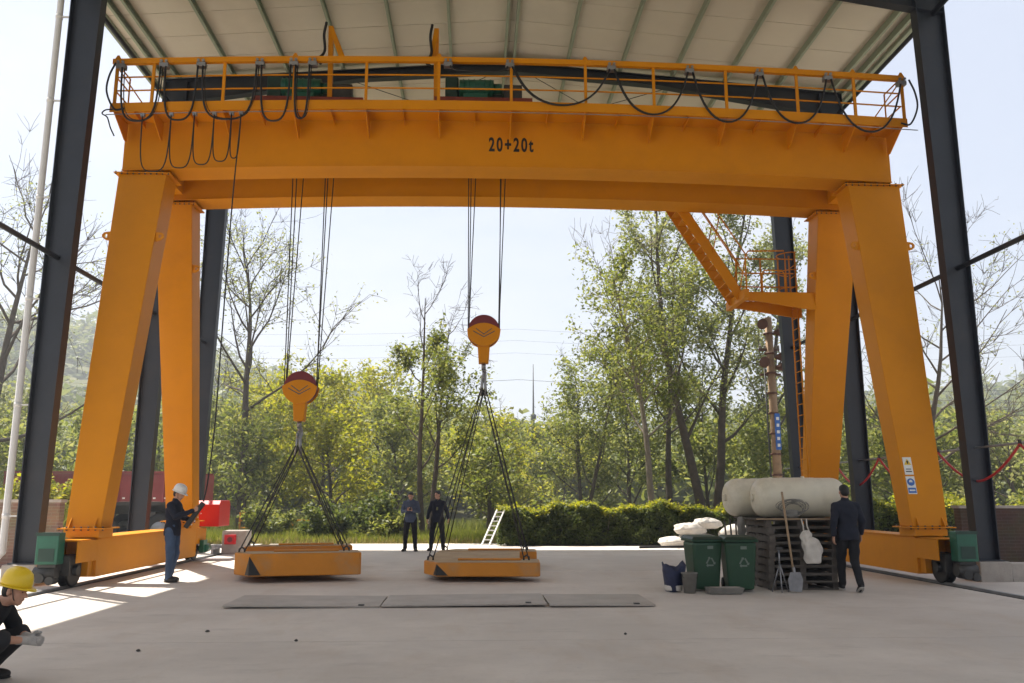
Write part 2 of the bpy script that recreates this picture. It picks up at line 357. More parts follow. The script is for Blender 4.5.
yard = MB().bx(-24, 26, -34, 29.9, -0.30, -0.155).build('yard_base', mat('sub_base', (0.16, 0.145, 0.125), 0.95))
tag(yard, 'dark bed under the concrete yard slabs', None, None, 'structure')
yx = [-24, -18.5, -13, -9.2, -7.18]; yx2 = [-6.92, 8.33]; yx3 = [8.61, 12.2, 18, 26]
yy = [-34, -24, -14, -9, -4, 1, 5.5, 9.6, 13.85, 18.6, 23.2, 27.0, 29.9]
cvar = [concrete('concrete_slab_%s' % k, tuple(c * f for c in (0.55, 0.505, 0.455))) for k, f in (('light', 1.03), ('plain', 1.0), ('dull', 0.96))]
for grp in (yx, yx2, yx3):
    for i in range(len(grp) - 1):
        for j in range(len(yy) - 1):
            g_ = 0.0035
            m = MB().bx(grp[i] + g_, grp[i + 1] - g_, yy[j] + g_, yy[j + 1] - g_, -0.154, random.uniform(-0.003, 0.0))
            m.build('slab', cvar[(i * 3 + j * 2 + len(grp)) % 3], yard)

# crane rails let into the yard
for xr, w in ((-7.05, 'left'), (8.47, 'right')):
    rl = empty('crane_rail', (xr, 8, -0.15), 'steel crane rail let into the concrete under the %s crane leg beam' % w, 'rail', 'crane rails')
    MB().bx(xr - 0.06, xr + 0.06, -10, 28, -0.15, -0.12).build('rail_foot', DSTEEL, rl)
    MB().bx(xr - 0.015, xr + 0.015, -10, 28, -0.12, -0.01).build('rail_web', DSTEEL, rl)
    MB().bx(xr - 0.035, xr + 0.035, -10, 28, -0.01, 0.03).build('rail_head', STEEL, rl)

# loose steel plates on the floor
for (x0, x1, y0, y1, z0, ry, nm) in ((-3.5, -1.33, 12.42, 13.62, 0.004, 0.6, 'leftmost dark steel plate lying on the concrete in front of the weights'),
                                 (-1.3, 1.03, 12.42, 13.62, 0.012, -0.4, 'middle rusty steel plate lying on the concrete in front of the weights'),
                                 (1.06, 2.56, 12.36, 13.6, 0.006, 0.3, 'rightmost pale steel plate lying on the concrete in front of the weights')):
    o = empty('steel_plate', ((x0 + x1) / 2, (y0 + y1) / 2, z0), nm, 'plate', 'floor plates')
    p = MB().bx(x0, x1, y0, y1, z0, z0 + 0.025).build('plate', PLATE, o, 0.004)
    MB().bx(x1 - 0.3, x1 - 0.22, y0 + 0.02, y0 + 0.1, z0 + 0.027, z0 + 0.04).build('lifting_lug', DSTEEL, o)
    o.rotation_euler = (R(0.4), R(ry), R(ry * 0.8)); o.location.z += 0.012

for k, (x, y, r_) in enumerate(((-3.05, 10.3, 0.03), (-3.35, 9.05, 0.025), (-1.9, 9.6, 0.022), (1.7, 9.9, 0.02))):
    q = MB(); q.lathe([(r_ * 0.4, 0.002), (r_, 0.008), (r_ * 0.7, 0.02), (r_ * 0.2, 0.026)], (x, y, 0), 7)
    lb_ = ['dark pebble on the floor below the left end of the plates', 'dark pebble nearest the squatting man', 'dark pebble in front of the left plate', 'smallest dark pebble in front of the right plate'][k]
    tag(q.build('pebble', DSTEEL, None, loc=(x, y, 0)), lb_, 'pebble', 'loose pebbles on the floor')

# ------------------------------------------------------------------ steel shed
XC = 0.8; FR = [-9, -4, 1, 6, 11, 16, 21, 25]
shed = empty('open_shed', (XC, 16, 0), 'open steel canopy shed with navy columns and white sheet roof', 'shed')
YR0, YR1 = -9.8, 29.2
def rt_top(x): return 13.0 - 0.08 * abs(x - XC)
for fy in FR:
    for sgn, xo in ((-1, -8.2), (1, 9.8)):
        zt = rt_top(xo) - 0.02
        pl = MB().bx(xo - 0.1 * (sgn < 0) - 0.5 * (sgn > 0), xo + 0.5 * (sgn < 0) + 0.1 * (sgn > 0), fy - 0.28, fy + 0.28, -0.1, 0.36).build('plinth', CONC2, shed, 0.02)
        c = MB(); xi0 = xo - sgn * 0.40; xi1 = xo - sgn * 0.62; t = 0.018; hw = 0.125
        xa, xb = sorted((xo, xo - sgn * t)); c.bx(xa, xb, fy - hw, fy + hw, 0.38, zt)
        c.hexa([(xi0, fy - hw, 0.38), (xi0 + sgn * t, fy - hw, 0.38), (xi0 + sgn * t, fy + hw, 0.38), (xi0, fy + hw, 0.38)],
               [(xi1, fy - hw, zt), (xi1 + sgn * t, fy - hw, zt), (xi1 + sgn * t, fy + hw, zt), (xi1, fy + hw, zt)])
        a0, b0 = xo - sgn * t, xi0 + sgn * t; b1 = xi1 + sgn * t; w = 0.006
        c.hexa([(a0, fy - w, 0.38), (b0, fy - w, 0.38), (b0, fy + w, 0.38), (a0, fy + w, 0.38)], [(a0, fy - w, zt), (b1, fy - w, zt), (b1, fy + w, zt), (a0, fy + w, zt)])
        for zz in (3.0, 6.0, 9.0):
            xm = (a0 + b0) / 2 - sgn * 0.012 * zz / 2
            c.bx(min(a0, b0) + 0.01, max(a0, b0) - 0.01, fy + 0.008, fy + 0.13, zz - 0.006, zz + 0.006)
        co = c.build('column', NAVY, shed)
        MB().bx(xo - (0.45 if sgn > 0 else -0.0) - 0.04, xo + (0.45 if sgn < 0 else 0.0) + 0.04, fy - 0.2, fy + 0.2, 0.362, 0.385).build('base_plate', NAVY, co)
        # rafter half: I-beam tapering from haunch to ridge
        r = MB(); x0 = xo - sgn * 0.02; x1 = XC
        xm = xo - sgn * 3.2
        def dep(x):
            d = abs(x - XC); return 0.28 + max(0, (d - 4.0)) * 0.085
        pts = [x0, xm, XC + sgn * 4.0, x1 + sgn * 0.003]
        for i in range(3):
            p, q = pts[i], pts[i + 1]
            zp, zq = rt_top(p), rt_top(q); bp, bq = zp - dep(p), zq - dep(q)
            for (u0, u1, v0, v1, h) in ((zp, zp - 0.014, zq, zq - 0.014, 0.11), (bp + 0.014, bp, bq + 0.014, bq, 0.11), (zp - 0.014, bp + 0.014, zq - 0.014, bq + 0.014, 0.005)):
                r.hexa([(p, fy - h, u1), (q, fy - h, v1), (q, fy + h, v1), (p, fy + h, u1)], [(p, fy - h, u0), (q, fy - h, v0), (q, fy + h, v0), (p, fy + h, u0)])
        r.build('rafter', NAVY, shed)
# purlins (C-sections) along the shed
px_ = [XC + s * (0.12 + 1.43 * i) for s in (-1, 1) for i in range(7)] + [XC - 9.05, XC + 9.05]
pm = MB(); pm.bx(-0.003, 0.003, YR0, YR1, 0, 0.17); pm.bx(0.003, 0.06, YR0, YR1, 0, 0.005); pm.bx(0.003, 0.06, YR0, YR1, 0.165, 0.17); pm.bx(0.057, 0.06, YR0, YR1, 0.005, 0.022)
pme = pm.mesh('purlin', PURL)
for x in px_:
    copies(pme, 'purlin', shed, [((x, 0, rt_top(x) + 0.004), (0, 0, 0))])
# roof sheets, one strip each, ridge to eave
for sgn in (-1, 1):
    m = MB(); L = 9.35; z1 = -0.08 * L; xe = sgn * L
    def strip(y0, y1, za, zb):
        m.hexa([(0.0, y0, za), (xe, y0, za + z1), (xe, y1, za + z1), (0.0, y1, za)], [(0.0, y0, zb), (xe, y0, zb + z1), (xe, y1, zb + z1), (0.0, y1, zb)])
    strip(-0.490, 0.490, 0.0, 0.05); strip(0.44, 0.545, 0.052, 0.06)
    me = m.mesh('roof_panel', ROOF)
    y = YR0 + 0.5
    while y < YR1:
        copies(me, 'roof_panel', shed, [((XC + sgn * 0.002, y, 13.178), (0, 0, 0))]); y += 1.0
MB().prism([(XC - 0.25, 13.215), (XC, 13.236), (XC + 0.25, 13.215), (XC + 0.25, 13.225), (XC, 13.246), (XC - 0.25, 13.225)], YR0, YR1).build('ridge_cap', ROOF, shed)
for sgn in (-1, 1):   # eave gutter
    xg = XC + sgn * 9.42; zg = 12.35
    g = MB(); g.bx(xg - 0.09, xg + 0.09, YR0, YR1, zg - 0.01, zg); g.bx(xg - 0.095, xg - 0.09, YR0, YR1, zg, zg + 0.14); g.bx(xg + 0.09, xg + 0.095, YR0, YR1, zg, zg + 0.14)
    g.build('gutter', PURL, shed)
# side struts between columns, roof cross rods
for xo, sgn in ((-8.0, -1), (9.6, 1)):
    for i in range(len(FR) - 1):
        y0, y1 = FR[i] + 0.02, FR[i + 1] - 0.02
        MB().cyl((xo, y0, 6.03), (xo, y1, 6.03), 0.05, 10).build('side_strut', NAVY, shed)
        MB().cyl((xo, y0, 11.6), (xo, y1, 11.6), 0.05, 10).build('side_strut', NAVY, shed)
for a, b in (((-3.6, 21.1), (0.6, 24.9)), ((0.6, 21.1), (-3.6, 24.9)), ((1.2, 21.1), (5.4, 24.9)), ((5.4, 21.1), (1.2, 24.9))):
    MB().cyl((a[0], a[1], rt_top(a[0]) - 0.12), (b[0], b[1], rt_top(b[0]) - 0.12), 0.010, 6).build('cross_rod', DSTEEL, shed)
MB().cyl((-8.05, 25.0, 0.5), (-8.05, 21.15, 5.9), 0.025, 8).build('cross_rod', STEEL, shed)

# drain pipe beside the left front column
dp = empty('drain_pipe', (-8.38, 15.9, 0), 'white plastic drain pipe running down beside the left front column', 'pipe')
MB().tube([(-8.38, 15.9, 12.2), (-8.40, 15.9, 11.6), (-8.40, 15.9, 0.55), (-8.55, 15.8, 0.35), (-8.9, 15.6, 0.12)], 0.062, 14).build('pipe', PVC, dp)
for z in (1.2, 3.2, 5.2, 7.2, 9.2, 11.0):
    c = MB(); c.cyl((-8.40, 15.9, z - 0.04), (-8.40, 15.9, z + 0.04), 0.07, 14); c.bx(-8.34, -8.2, 15.88, 15.92, z - 0.012, z + 0.012); c.build('clamp', PVC, dp)

# ------------------------------------------------------------------ gantry crane
CX = 0.78
crane = empty('gantry_crane', (CX, 18.6, 0), 'big yellow double girder gantry crane marked 20+20t', 'crane')
XL, XR_ = -7.55, 9.14
def camb(x): return 0.22 * (1 - ((x - CX) / 8.45) ** 2)
GZ0, GZ1 = 8.36, 9.50
def long_beam(mb, x0, x1, y0, y1, z0, z1, n=14):
    q = [x0 + (x1 - x0) * i / n for i in range(n + 1)]; vs = []; fs = []
    for x in q:
        c = camb(x)
        vs += [(x, y0, z0 + c), (x, y1, z0 + c), (x, y1, z1 + c), (x, y0, z1 + c)]
    for i in range(n):
        b = i * 4
        fs += [(b + k, b + (k + 1) % 4, b + 4 + (k + 1) % 4, b + 4 + k) for k in range(4)]
    fs += [(0, 1, 2, 3), (n * 4 + 3, n * 4 + 2, n * 4 + 1, n * 4)]
    return mb.add(vs, fs)
for gi, (y0, y1) in enumerate(((17.40, 18.04), (19.28, 19.94))):
    g = long_beam(MB(), XL, XR_, y0, y1, GZ0 + 0.02, GZ1).build('girder', YEL, crane)
    long_beam(MB(), XL, XR_, y0 - 0.03, y1 + 0.03, GZ0, GZ0 + 0.018).build('bottom_flange', YEL, g)
    long_beam(MB(), XL, XR_, y0 - 0.03, y1 + 0.03, GZ1 + 0.002, GZ1 + 0.022).build('top_flange', YEL, g)
    long_beam(MB(), XL, XR_, (y0 + y1) / 2 - 0.04, (y0 + y1) / 2 + 0.04, GZ1 + 0.024, GZ1 + 0.12).build('trolley_rail', DSTEEL, g)
for xe in (XL + 0.35, XR_ - 0.35):
    MB().bx(xe - 0.3, xe + 0.3, 18.075, 19.245, GZ0 + 0.16, GZ1 - 0.1).build('end_tie_beam', YEL, crane)
# walkway on the camera side
WY0 = 16.62; WZ = 9.40
wk = long_beam(MB(), XL - 0.02, XR_ + 0.05, WY0, 17.36, WZ, WZ + 0.012).build('walkway', YEL, crane)
long_beam(MB(), XL - 0.02, XR_ + 0.05, WY0 - 0.008, WY0 - 0.002, WZ - 0.09, WZ + 0.11).build('toe_board', YEL, wk)
long_beam(MB(), XL - 0.08, XR_ + 0.25, WY0 - 0.03, WY0 - 0.015, WZ - 0.155, WZ - 0.14).build('festoon_wire', STEEL, wk)
posts_x = [-7.5, -6.75, -5.3, -3.85, -2.35, -0.83, 0.7, 2.28, 3.74, 5.3, 6.84, 8.09, 9.15]
for i, x in enumerate([XL + 0.05] + posts_x[1:-1] + [XR_ - 0.05]):
    c = camb(x) + WZ
    MB().prism([(16.66, c - 0.004), (17.365, c - 0.004), (17.365, c - 0.42), (17.25, c - 0.42), (16.66, c - 0.07)], x - 0.008, x + 0.008, 'x').build('gusset', YEL, crane)
    if i < len(posts_x) - 1:
        xm = (x + posts_x[i + 1]) / 2; c = camb(xm) + WZ
        MB().prism([(16.66, c - 0.004), (17.365, c - 0.004), (17.365, c - 0.12), (16.66, c - 0.05)], xm - 0.006, xm + 0.006, 'x').build('gusset', YEL, crane)
hr = empty('x', (0, 0, 0)); bpy.data.objects.remove(hr)
HY = WY0 + 0.03
rail_o = long_beam(MB(), XL - 0.04, XR_ + 0.06, HY - 0.05, HY + 0.05, WZ + 0.985, WZ + 1.095).build('handrail_track', YEL, crane)
for dz in (0.40, 0.70):
    long_beam(MB(), XL + 0.05, XR_ - 0.02, HY + 0.02, HY + 0.045, WZ + dz, WZ + dz + 0.025).build('middle_rail', YEL, crane)
for x in posts_x:
    c = camb(x) + WZ
    MB().bx(x - 0.03, x + 0.03, HY - 0.02, HY + 0.018, c + 0.013, c + 0.983).build('rail_post', YEL, crane)
    if int(x * 10) % 2 == 0 or x in (-7.5, 9.15):
        MB().prism([(x - 0.07, c + 1.097), (x + 0.07, c + 1.097), (x + 0.02, c + 1.19), (x - 0.02, c + 1.19)], HY - 0.01, HY + 0.01).build('rail_stop', YEL, crane)
for xe in (XL + 0.03, XR_ - 0.03):   # end railings
    c = camb(xe) + WZ
    for dz in (0.42, 0.72, 1.02): MB().cyl((xe, HY + 0.05, c + dz), (xe, 17.34, c + dz), 0.016, 8).build('end_rail', YEL, crane)
    MB().cyl((xe, 17.34, c + 0.012), (xe, 17.34, c + 1.02), 0.018, 8).build('end_post', YEL, crane)
    MB().cyl((xe, HY + 0.05, c + 0.95), (xe + (0.65 if xe < 0 else -0.65), HY + 0.3, c + 0.02), 0.014, 6).build('end_brace', YEL, crane)
# lettering
def letters(txt, size, m, parent, loc, rot, sx=1.0, extr=0.002, off=0.0, align='LEFT'):
    cu = bpy.data.curves.new('t', 'FONT'); cu.body = txt; cu.size = size; cu.extrude = extr; cu.offset = off; cu.align_x = align; cu.space_character = 1.30
    o = bpy.data.objects.new('t', cu); COL.objects.link(o); bpy.context.view_layer.update()
    me = bpy.data.meshes.new_from_object(o.evaluated_get(bpy.context.evaluated_depsgraph_get())); bpy.data.objects.remove(o)
    me.materials.clear(); me.materials.append(m)
    p = link(me, 'lettering', parent, Vector(loc) - (wloc(parent) if parent else Vector((0, 0, 0))), rot); p.scale = (sx, 1, 1)
    return p
lt = letters('20+20t', 0.44, BLACK, crane, (0.24, 17.395, 8.73 + camb(0.7)), (R(90), 0, 0), 0.60, 0.0015, 0.012)
lt['label'] = 'black stencilled 20+20t on the girder'

# legs: hollow-looking tapered boxes with flange plates
bolt = MB().cyl((0, 0, -0.035), (0, 0, 0.035), 0.016, 6).mesh('bolt', DSTEEL)
def leg(side, front):
    if front: yb, yt, db, dt = 16.15, 17.75, 0.50, 0.62
    else: yb, yt, db, dt = 21.2, 19.62, 0.50, 0.62
    if side < 0: xb, xt, wb, wt = -7.03, -7.13, 0.62, (1.0 if front else 0.86)
    else: xb, xt, wb, wt = 8.53, 8.75, 0.68, (1.16 if front else 0.98)
    zb, zt = 0.99, GZ0 - 0.045
    bq = [(xb - wb / 2, yb - db / 2, zb), (xb + wb / 2, yb - db / 2, zb), (xb + wb / 2, yb + db / 2, zb), (xb - wb / 2, yb + db / 2, zb)]
    tq = [(xt - wt / 2, yt - dt / 2, zt), (xt + wt / 2, yt - dt / 2, zt), (xt + wt / 2, yt + dt / 2, zt), (xt - wt / 2, yt + dt / 2, zt)]
    lg = MB().hexa(bq, tq).build('leg', YEL, crane, 0.012)
    MB().bx(xt - wt / 2 - 0.09, xt + wt / 2 + 0.09, yt - dt / 2 - 0.05, yt + dt / 2 + 0.05, zt + 0.002, zt + 0.022).build('top_flange', YEL, lg)
    MB().bx(xb - wb / 2 - 0.1, xb + wb / 2 + 0.1, yb - db / 2 - 0.1, yb + db / 2 + 0.1, zb - 0.024, zb - 0.002).build('bottom_flange', YEL, lg)
    pl = [((xt - wt / 2 - 0.05 + (wt + 0.1) * k / 9, yt - dt / 2 - 0.03, zt + 0.012), (0, 0, 0)) for k in range(10)]
    pl += [((xb - wb / 2 - 0.07 + (wb + 0.14) * k / 6, yb - db / 2 - 0.07, zb - 0.012), (0, 0, 0)) for k in range(7)]
    copies(bolt, 'bolt', lg, pl)
    for k in (-0.28, 0.28):   # base gussets
        x = xb + k * wb * 1.3
        MB().prism([(yb - db / 2 - 0.004, zb), (yb - db / 2 - 0.09, zb), (yb - db / 2 - 0.004 + (yt - yb) * 0.02, zb + 0.18)], x - 0.008, x + 0.008, 'x').build('gusset', YEL, lg)
    for t_, e in ((0.80, -1), (0.80, 1)):   # lifting lugs on both edges
        x = xb + (xt - xb) * t_ + e * (wb + (wt - wb) * t_) / 2; y = yb + (yt - yb) * t_ - 0.25; z = zb + (zt - zb) * t_
        out = [(e * 0.0, -0.11), (e * 0.09, -0.09), (e * 0.16, -0.04), (e * 0.17, 0.02), (e * 0.13, 0.07), (e * 0.06, 0.085), (e * 0.0, 0.09)]
        inn = [(e * 0.06, -0.03), (e * 0.08, -0.045), (e * 0.11, -0.03), (e * 0.125, 0.005), (e * 0.11, 0.03), (e * 0.08, 0.04), (e * 0.06, 0.03)]
        lv = [(x + p[0], yy_, z + p[1]) for yy_ in (y - 0.014, y + 0.014) for P_ in (out, inn) for p in P_]; n7 = 7; lf = []
        for k in range(6): lf += [(k, k + 1, n7 + k + 1, n7 + k), (14 + k, 21 + k, 22 + k, 15 + k), (k, 14 + k, 15 + k, k + 1), (7 + k, 8 + k, 22 + k, 21 + k)]
        lf += [(6, 0, 7, 13), (20, 27, 21, 14), (0, 6, 20, 14), (7, 21, 27, 13)]
        lug = MB(); lug.add(lv, lf); lug.build('lifting_lug', YEL, lg)
    return lg
legs = {(s, f): leg(s, f) for s in (-1, 1) for f in (True, False)}
# ground beams, bogies, drives
for sgn, xb in ((-1, -7.03), (1, 8.51)):
    gb = MB().bx(xb - 0.25, xb + 0.25, 15.98, 21.5, 0.13, 0.80).build('ground_beam', YEL, crane, 0.008)
    MB().bx(xb - 0.29, xb + 0.29, 15.98, 21.5, 0.802, 0.822).build('beam_flange', YEL, gb)
    for ye in (16.15, 21.2):
        MB().bx(xb - 0.31, xb + 0.31, ye - 0.3, ye + 0.3, 0.824, 0.962).build('leg_seat', YEL, gb)
    for e, y0 in ((-1, 15.98), (1, 21.5)):
        bg_ = empty('x', (0, 0, 0)); bpy.data.objects.remove(bg_)
        ya, yb_ = (y0 - 0.76, y0 - 0.004) if e < 0 else (y0 + 0.004, y0 + 0.76)
        b = MB()
        for xs_ in (-0.24, 0.24):
            xx = xb + xs_
            b.bx(xx - 0.012, xx + 0.012, ya, yb_, 0.42, 0.78)
        b.bx(xb - 0.228, xb + 0.228, min(ya, yb_), max(ya, yb_), 0.785, 0.80)
        yy0, yy1 = (yb_ - 0.2, yb_) if e < 0 else (ya, ya + 0.2)
        b.bx(xb - 0.2, xb + 0.2, yy0, yy1, 0.16, 0.78)
        bo = b.build('bogie_frame', YEL, gb)
        yw = y0 + e * 0.46
        w = MB(); w.lathe([(0.25, -0.09), (0.275, -0.085), (0.275, -0.06), (0.235, -0.05), (0.235, 0.05), (0.275, 0.06), (0.275, 0.085), (0.25, 0.09)], (xb, yw, 0.28), 28, 'x'); w.lathe([(0.09, -0.16), (0.09, 0.16)], (xb, yw, 0.28), 16, 'x')
        w.build('rail_wheel', BLACK, gb)
        MB().prism([(yw - 0.34, 0.22), (yw - 0.29, 0.22), (yw - 0.29, 0.50), (yw + 0.29, 0.50), (yw + 0.29, 0.54), (yw - 0.34, 0.54)], xb - 0.15, xb + 0.15, 'x').build('wheel_guard', DSTEEL, gb)
        # drive: green box on the outer side, gearbox below
        xo = xb + sgn * 0.13
        yd = y0 + e * 0.92
        if e < 0:
            d = MB().bx(xo - 0.185, xo + 0.185, yd - 0.14, yd + 0.10, 0.42, 0.94).build('drive_housing', GREEN, gb, 0.015)
            MB().bx(xo - 0.195, xo + 0.195, yd - 0.155, yd - 0.142, 0.89, 0.945).build('top_lip', DGREEN, d); MB().bx(xo - 0.13, xo + 0.13, yd - 0.146, yd - 0.1425, 0.47, 0.68).build('cover_plate', DGREEN, d)
            q = MB(); q.cyl((xo - 0.2, yd - 0.05, 0.27), (xo + 0.16, yd - 0.05, 0.27), 0.11, 18); q.cyl((xo - 0.06, yd - 0.20, 0.2), (xo - 0.06, yd + 0.1, 0.2), 0.08, 14); q.bx(xo - 0.15, xo + 0.15, yd - 0.1, yd + 0.12, 0.3, 0.415); q.cyl((xo + 0.1, yd - 0.18, 0.16), (xo + 0.1, yd + 0.02, 0.16), 0.07, 12)
            q.build('gearbox', DSTEEL, gb)
            q = MB(); [q.cyl((xb + sgn * 0.256, y0 - 0.2 - 0.1 * k, 0.62 - 0.1 * (k % 2)), (xb + sgn * 0.27, y0 - 0.2 - 0.1 * k, 0.62 - 0.1 * (k % 2)), 0.02, 8) for k in range(4)]; q.build('bolt', DSTEEL, gb)
        else:
            q = MB(); q.cyl((xb + 0.3, yw - 0.1, 0.3), (xb + 0.3, yw + 0.3, 0.3), 0.11, 16); q.bx(xb + 0.26, xb + 0.36, yw - 0.2, yw + 0.1, 0.2, 0.5); q.build('gearbox', GREEN, gb)
# red sheet-metal cover over the rear left drive
q = MB().prism([(22.05, 0.82), (23.0, 0.82), (23.0, 1.36), (22.9, 1.46), (22.15, 1.46), (22.05, 1.36)], -7.32, -6.42, 'x')
q.build('drive_cover', RED, crane, 0.01)['label'] = 'bright red sheet metal cover over the rear left drive'
# safety stickers on the right front leg (inner front edge)
lgf = legs[(1, True)]
def leg_pt(t, s): # front face point, s in -1..1
    xb, xt, wb, wt = 8.53, 8.75, 0.68, 1.16
    z = 0.99 + (GZ0 - 0.045 - 0.99) * t; y = 16.15 - 0.25 + (17.75 - 0.31 - 15.90) * t
    return Vector((xb + (xt - xb) * t + s * (wb + (wt - wb) * t) / 2, y - 0.006, z))
slope = math.atan2(17.44 - 15.90, 8.315 - 0.99)
def sticker(t, name):
    p = leg_pt(t, -0.66)
    s = MB().box((0, 0, 0), (0.17, 0.004, 0.34)); o = s.build(name, WHITE, lgf, local=True); o.location = p - wloc(lgf); o.rotation_euler = (-slope, 0, 0); return o
st = sticker(0.155, 'warning_sticker')
MB().prism([(-0.07, 0.02), (0.07, 0.02), (0, 0.14)], -0.0045, -0.0025).build('yellow_triangle', SIGNY, st, local=True)
MB().prism([(-0.012, 0.04), (0.012, 0.04), (0.02, 0.1), (-0.02, 0.1)], -0.0055, -0.0048).build('black_mark', BLACK, st, local=True)
MB().bx(-0.06, 0.06, -0.0045, -0.0025, -0.12, -0.10).bx(-0.05, 0.05, -0.0045, -0.0025, -0.07, -0.055).build('printed_line', BLACK, st, local=True)
st = sticker(0.105, 'helmet_sticker')
MB().prism([(0.072 * math.cos(a), 0.06 + 0.072 * math.sin(a)) for a in [2 * math.pi * k / 20 for k in range(20)]], -0.0045, -0.0025).build('blue_disc', BLUE, st, local=True)
MB().prism([(0.035 * math.cos(a), 0.055 + 0.05 * math.sin(a)) for a in [math.pi * k / 8 for k in range(9)]], -0.0055, -0.0048).build('white_mark', WHITE, st, local=True)
MB().bx(-0.075, 0.075, -0.0045, -0.0025, -0.15, -0.05).build('blue_band', BLUE, st, local=True)
MB().bx(-0.055, 0.055, -0.0055, -0.0048, -0.115, -0.085).build('printed_line', WHITE, st, local=True)
# platform and stair at the right rear leg
PZ = 6.45
pf = MB(); pf.bx(6.55, 8.28, 19.85, 20.75, PZ, PZ + 0.02); pfo = pf.build('platform', YEL, crane)
MB().prism([(6.55, PZ - 0.004), (8.28, PZ - 0.004), (8.28, PZ - 0.42), (8.1, PZ - 0.42), (6.7, PZ - 0.2), (6.55, PZ - 0.2)], 19.80, 19.845).build('bracket', YEL, pfo)
MB().prism([(6.55, PZ - 0.004), (8.28, PZ - 0.004), (8.28, PZ - 0.42), (8.1, PZ - 0.42), (6.7, PZ - 0.2), (6.55, PZ - 0.2)], 20.755, 20.80).build('bracket', YEL, pfo)
MB().bx(6.42, 6.546, 19.55, 21.05, PZ - 0.2, PZ + 0.02).build('edge_beam', YEL, pfo)
for x in (6.62, 7.25, 7.9):
    MB().cyl((x, 20.70, PZ + 0.02), (x, 20.70, PZ + 1.1), 0.02, 8).build('rail_post', YEL, pfo)
MB().tube([(6.62, 19.95, PZ + 0.02), (6.62, 19.95, PZ + 0.95), (6.7, 19.95, PZ + 1.08), (7.6, 19.95, PZ + 1.1)], 0.02, 8).build('handrail', YEL, pfo)
for dz in (0.36, 0.72, 1.1): MB().cyl((6.62, 20.70, PZ + dz), (8.1, 20.70, PZ + dz), 0.018, 8).build('handrail', YEL, pfo)
MB().tube([(7.0, 19.9, PZ + 0.02), (7.0, 19.9, PZ + 0.5), (7.06, 19.9, PZ + 0.58), (7.5, 19.9, PZ + 0.58), (7.56, 19.9, PZ + 0.5), (7.56, 19.9, PZ + 0.02)], 0.016, 8).build('handrail', YEL, pfo)
sa, sb = Vector((6.48, 0, PZ - 0.1)), Vector((4.55, 0, 9.45))
for y in (19.98, 20.62): MB().bar((sa.x, y, sa.z), (sb.x, y, sb.z), 0.012, 0.24, (0, 0, 1)).build('stair_stringer', YEL, crane)
for k in range(13):
    p = sa.lerp(sb, (k + 0.7) / 13.4); MB().box((p.x, 20.30, p.z), (0.21, 0.62, 0.02)).build('stair_tread', YEL, crane)
for y in (19.96, 20.64):
    a = sa + Vector((0, y, 0)); b = sb + Vector((0, y, 0))
    MB().cyl(a + Vector((0.22, 0, 1.0)), b + Vector((0.22, 0, 1.0)), 0.018, 8).build('stair_handrail', YEL, crane)
    MB().cyl(a + Vector((0.12, 0, 0.55)), b + Vector((0.12, 0, 0.55)), 0.014, 8).build('stair_handrail', YEL, crane)
    for t in (0.03, 0.35, 0.67): 
        p = a.lerp(b, t); MB().cyl(p + Vector((0.02, 0, 0.05)), p + Vector((0.22, 0, 1.0)), 0.014, 8).build('stair_post', YEL, crane)
MB().bx(3.6, 4.75, 19.98, 20.66, 9.44, 9.46).build('landing', YEL, crane)
# caged ladder below the platform
ld = MB()
for y in (20.35, 20.75): ld.cyl((8.02, y, 0.9), (8.02, y, PZ + 1.2), 0.02, 6)
ldo = ld.build('ladder', YEL, crane)
for k in range(24): MB().cyl((8.02, 20.36, 1.1 + 0.27 * k), (8.02, 20.74, 1.1 + 0.27 * k), 0.012, 6).build('rung', YEL, ldo)
for z in (PZ + 0.25, PZ + 0.7, PZ + 1.15):
    MB().tube([(8.02 - 0.38 * math.sin(a), 20.55 + 0.34 * math.cos(a), z) for a in [math.pi * k / 10 for k in range(11)]], 0.014, 6).build('cage_hoop', YEL, ldo)
for a in (0.25, 0.5, 0.75): MB().cyl((8.02 - 0.38 * math.sin(a * math.pi), 20.55 + 0.34 * math.cos(a * math.pi), PZ + 0.25), (8.02 - 0.38 * math.sin(a * math.pi), 20.55 + 0.34 * math.cos(a * math.pi), PZ + 1.15), 0.01, 6).build('cage_bar', YEL, ldo)

# festoon cables on the handrail track
fest = empty('festoon_cable', (CX, HY, WZ + 0.98), 'black looped power cable hanging on trolleys under the top rail of the crane', 'cable')
fx = [-7.42, -6.54, -5.78, -4.57, -3.87, -3.48, -0.64, 0.67, 2.84, 4.52, 6.03, 7.52, 9.14]
drops = [1.2, 1.2, 1.2, 1.25, 1.2, 0.0, 0.12, 0.85, 1.0, 1.1, 1.05, 1.15]
for i, x in enumerate(fx):
    z = camb(x) + WZ + 0.98
    t = MB(); t.bx(x - 0.09, x + 0.09, HY - 0.07, HY + 0.07, z - 0.1, z - 0.004); t.cyl((x - 0.05, HY - 0.09, z + 0.03), (x - 0.05, HY - 0.055, z + 0.03), 0.03, 10); t.cyl((x + 0.05, HY - 0.09, z + 0.03), (x + 0.05, HY - 0.055, z + 0.03), 0.03, 10)
    t.build('cable_trolley', STEEL, fest)
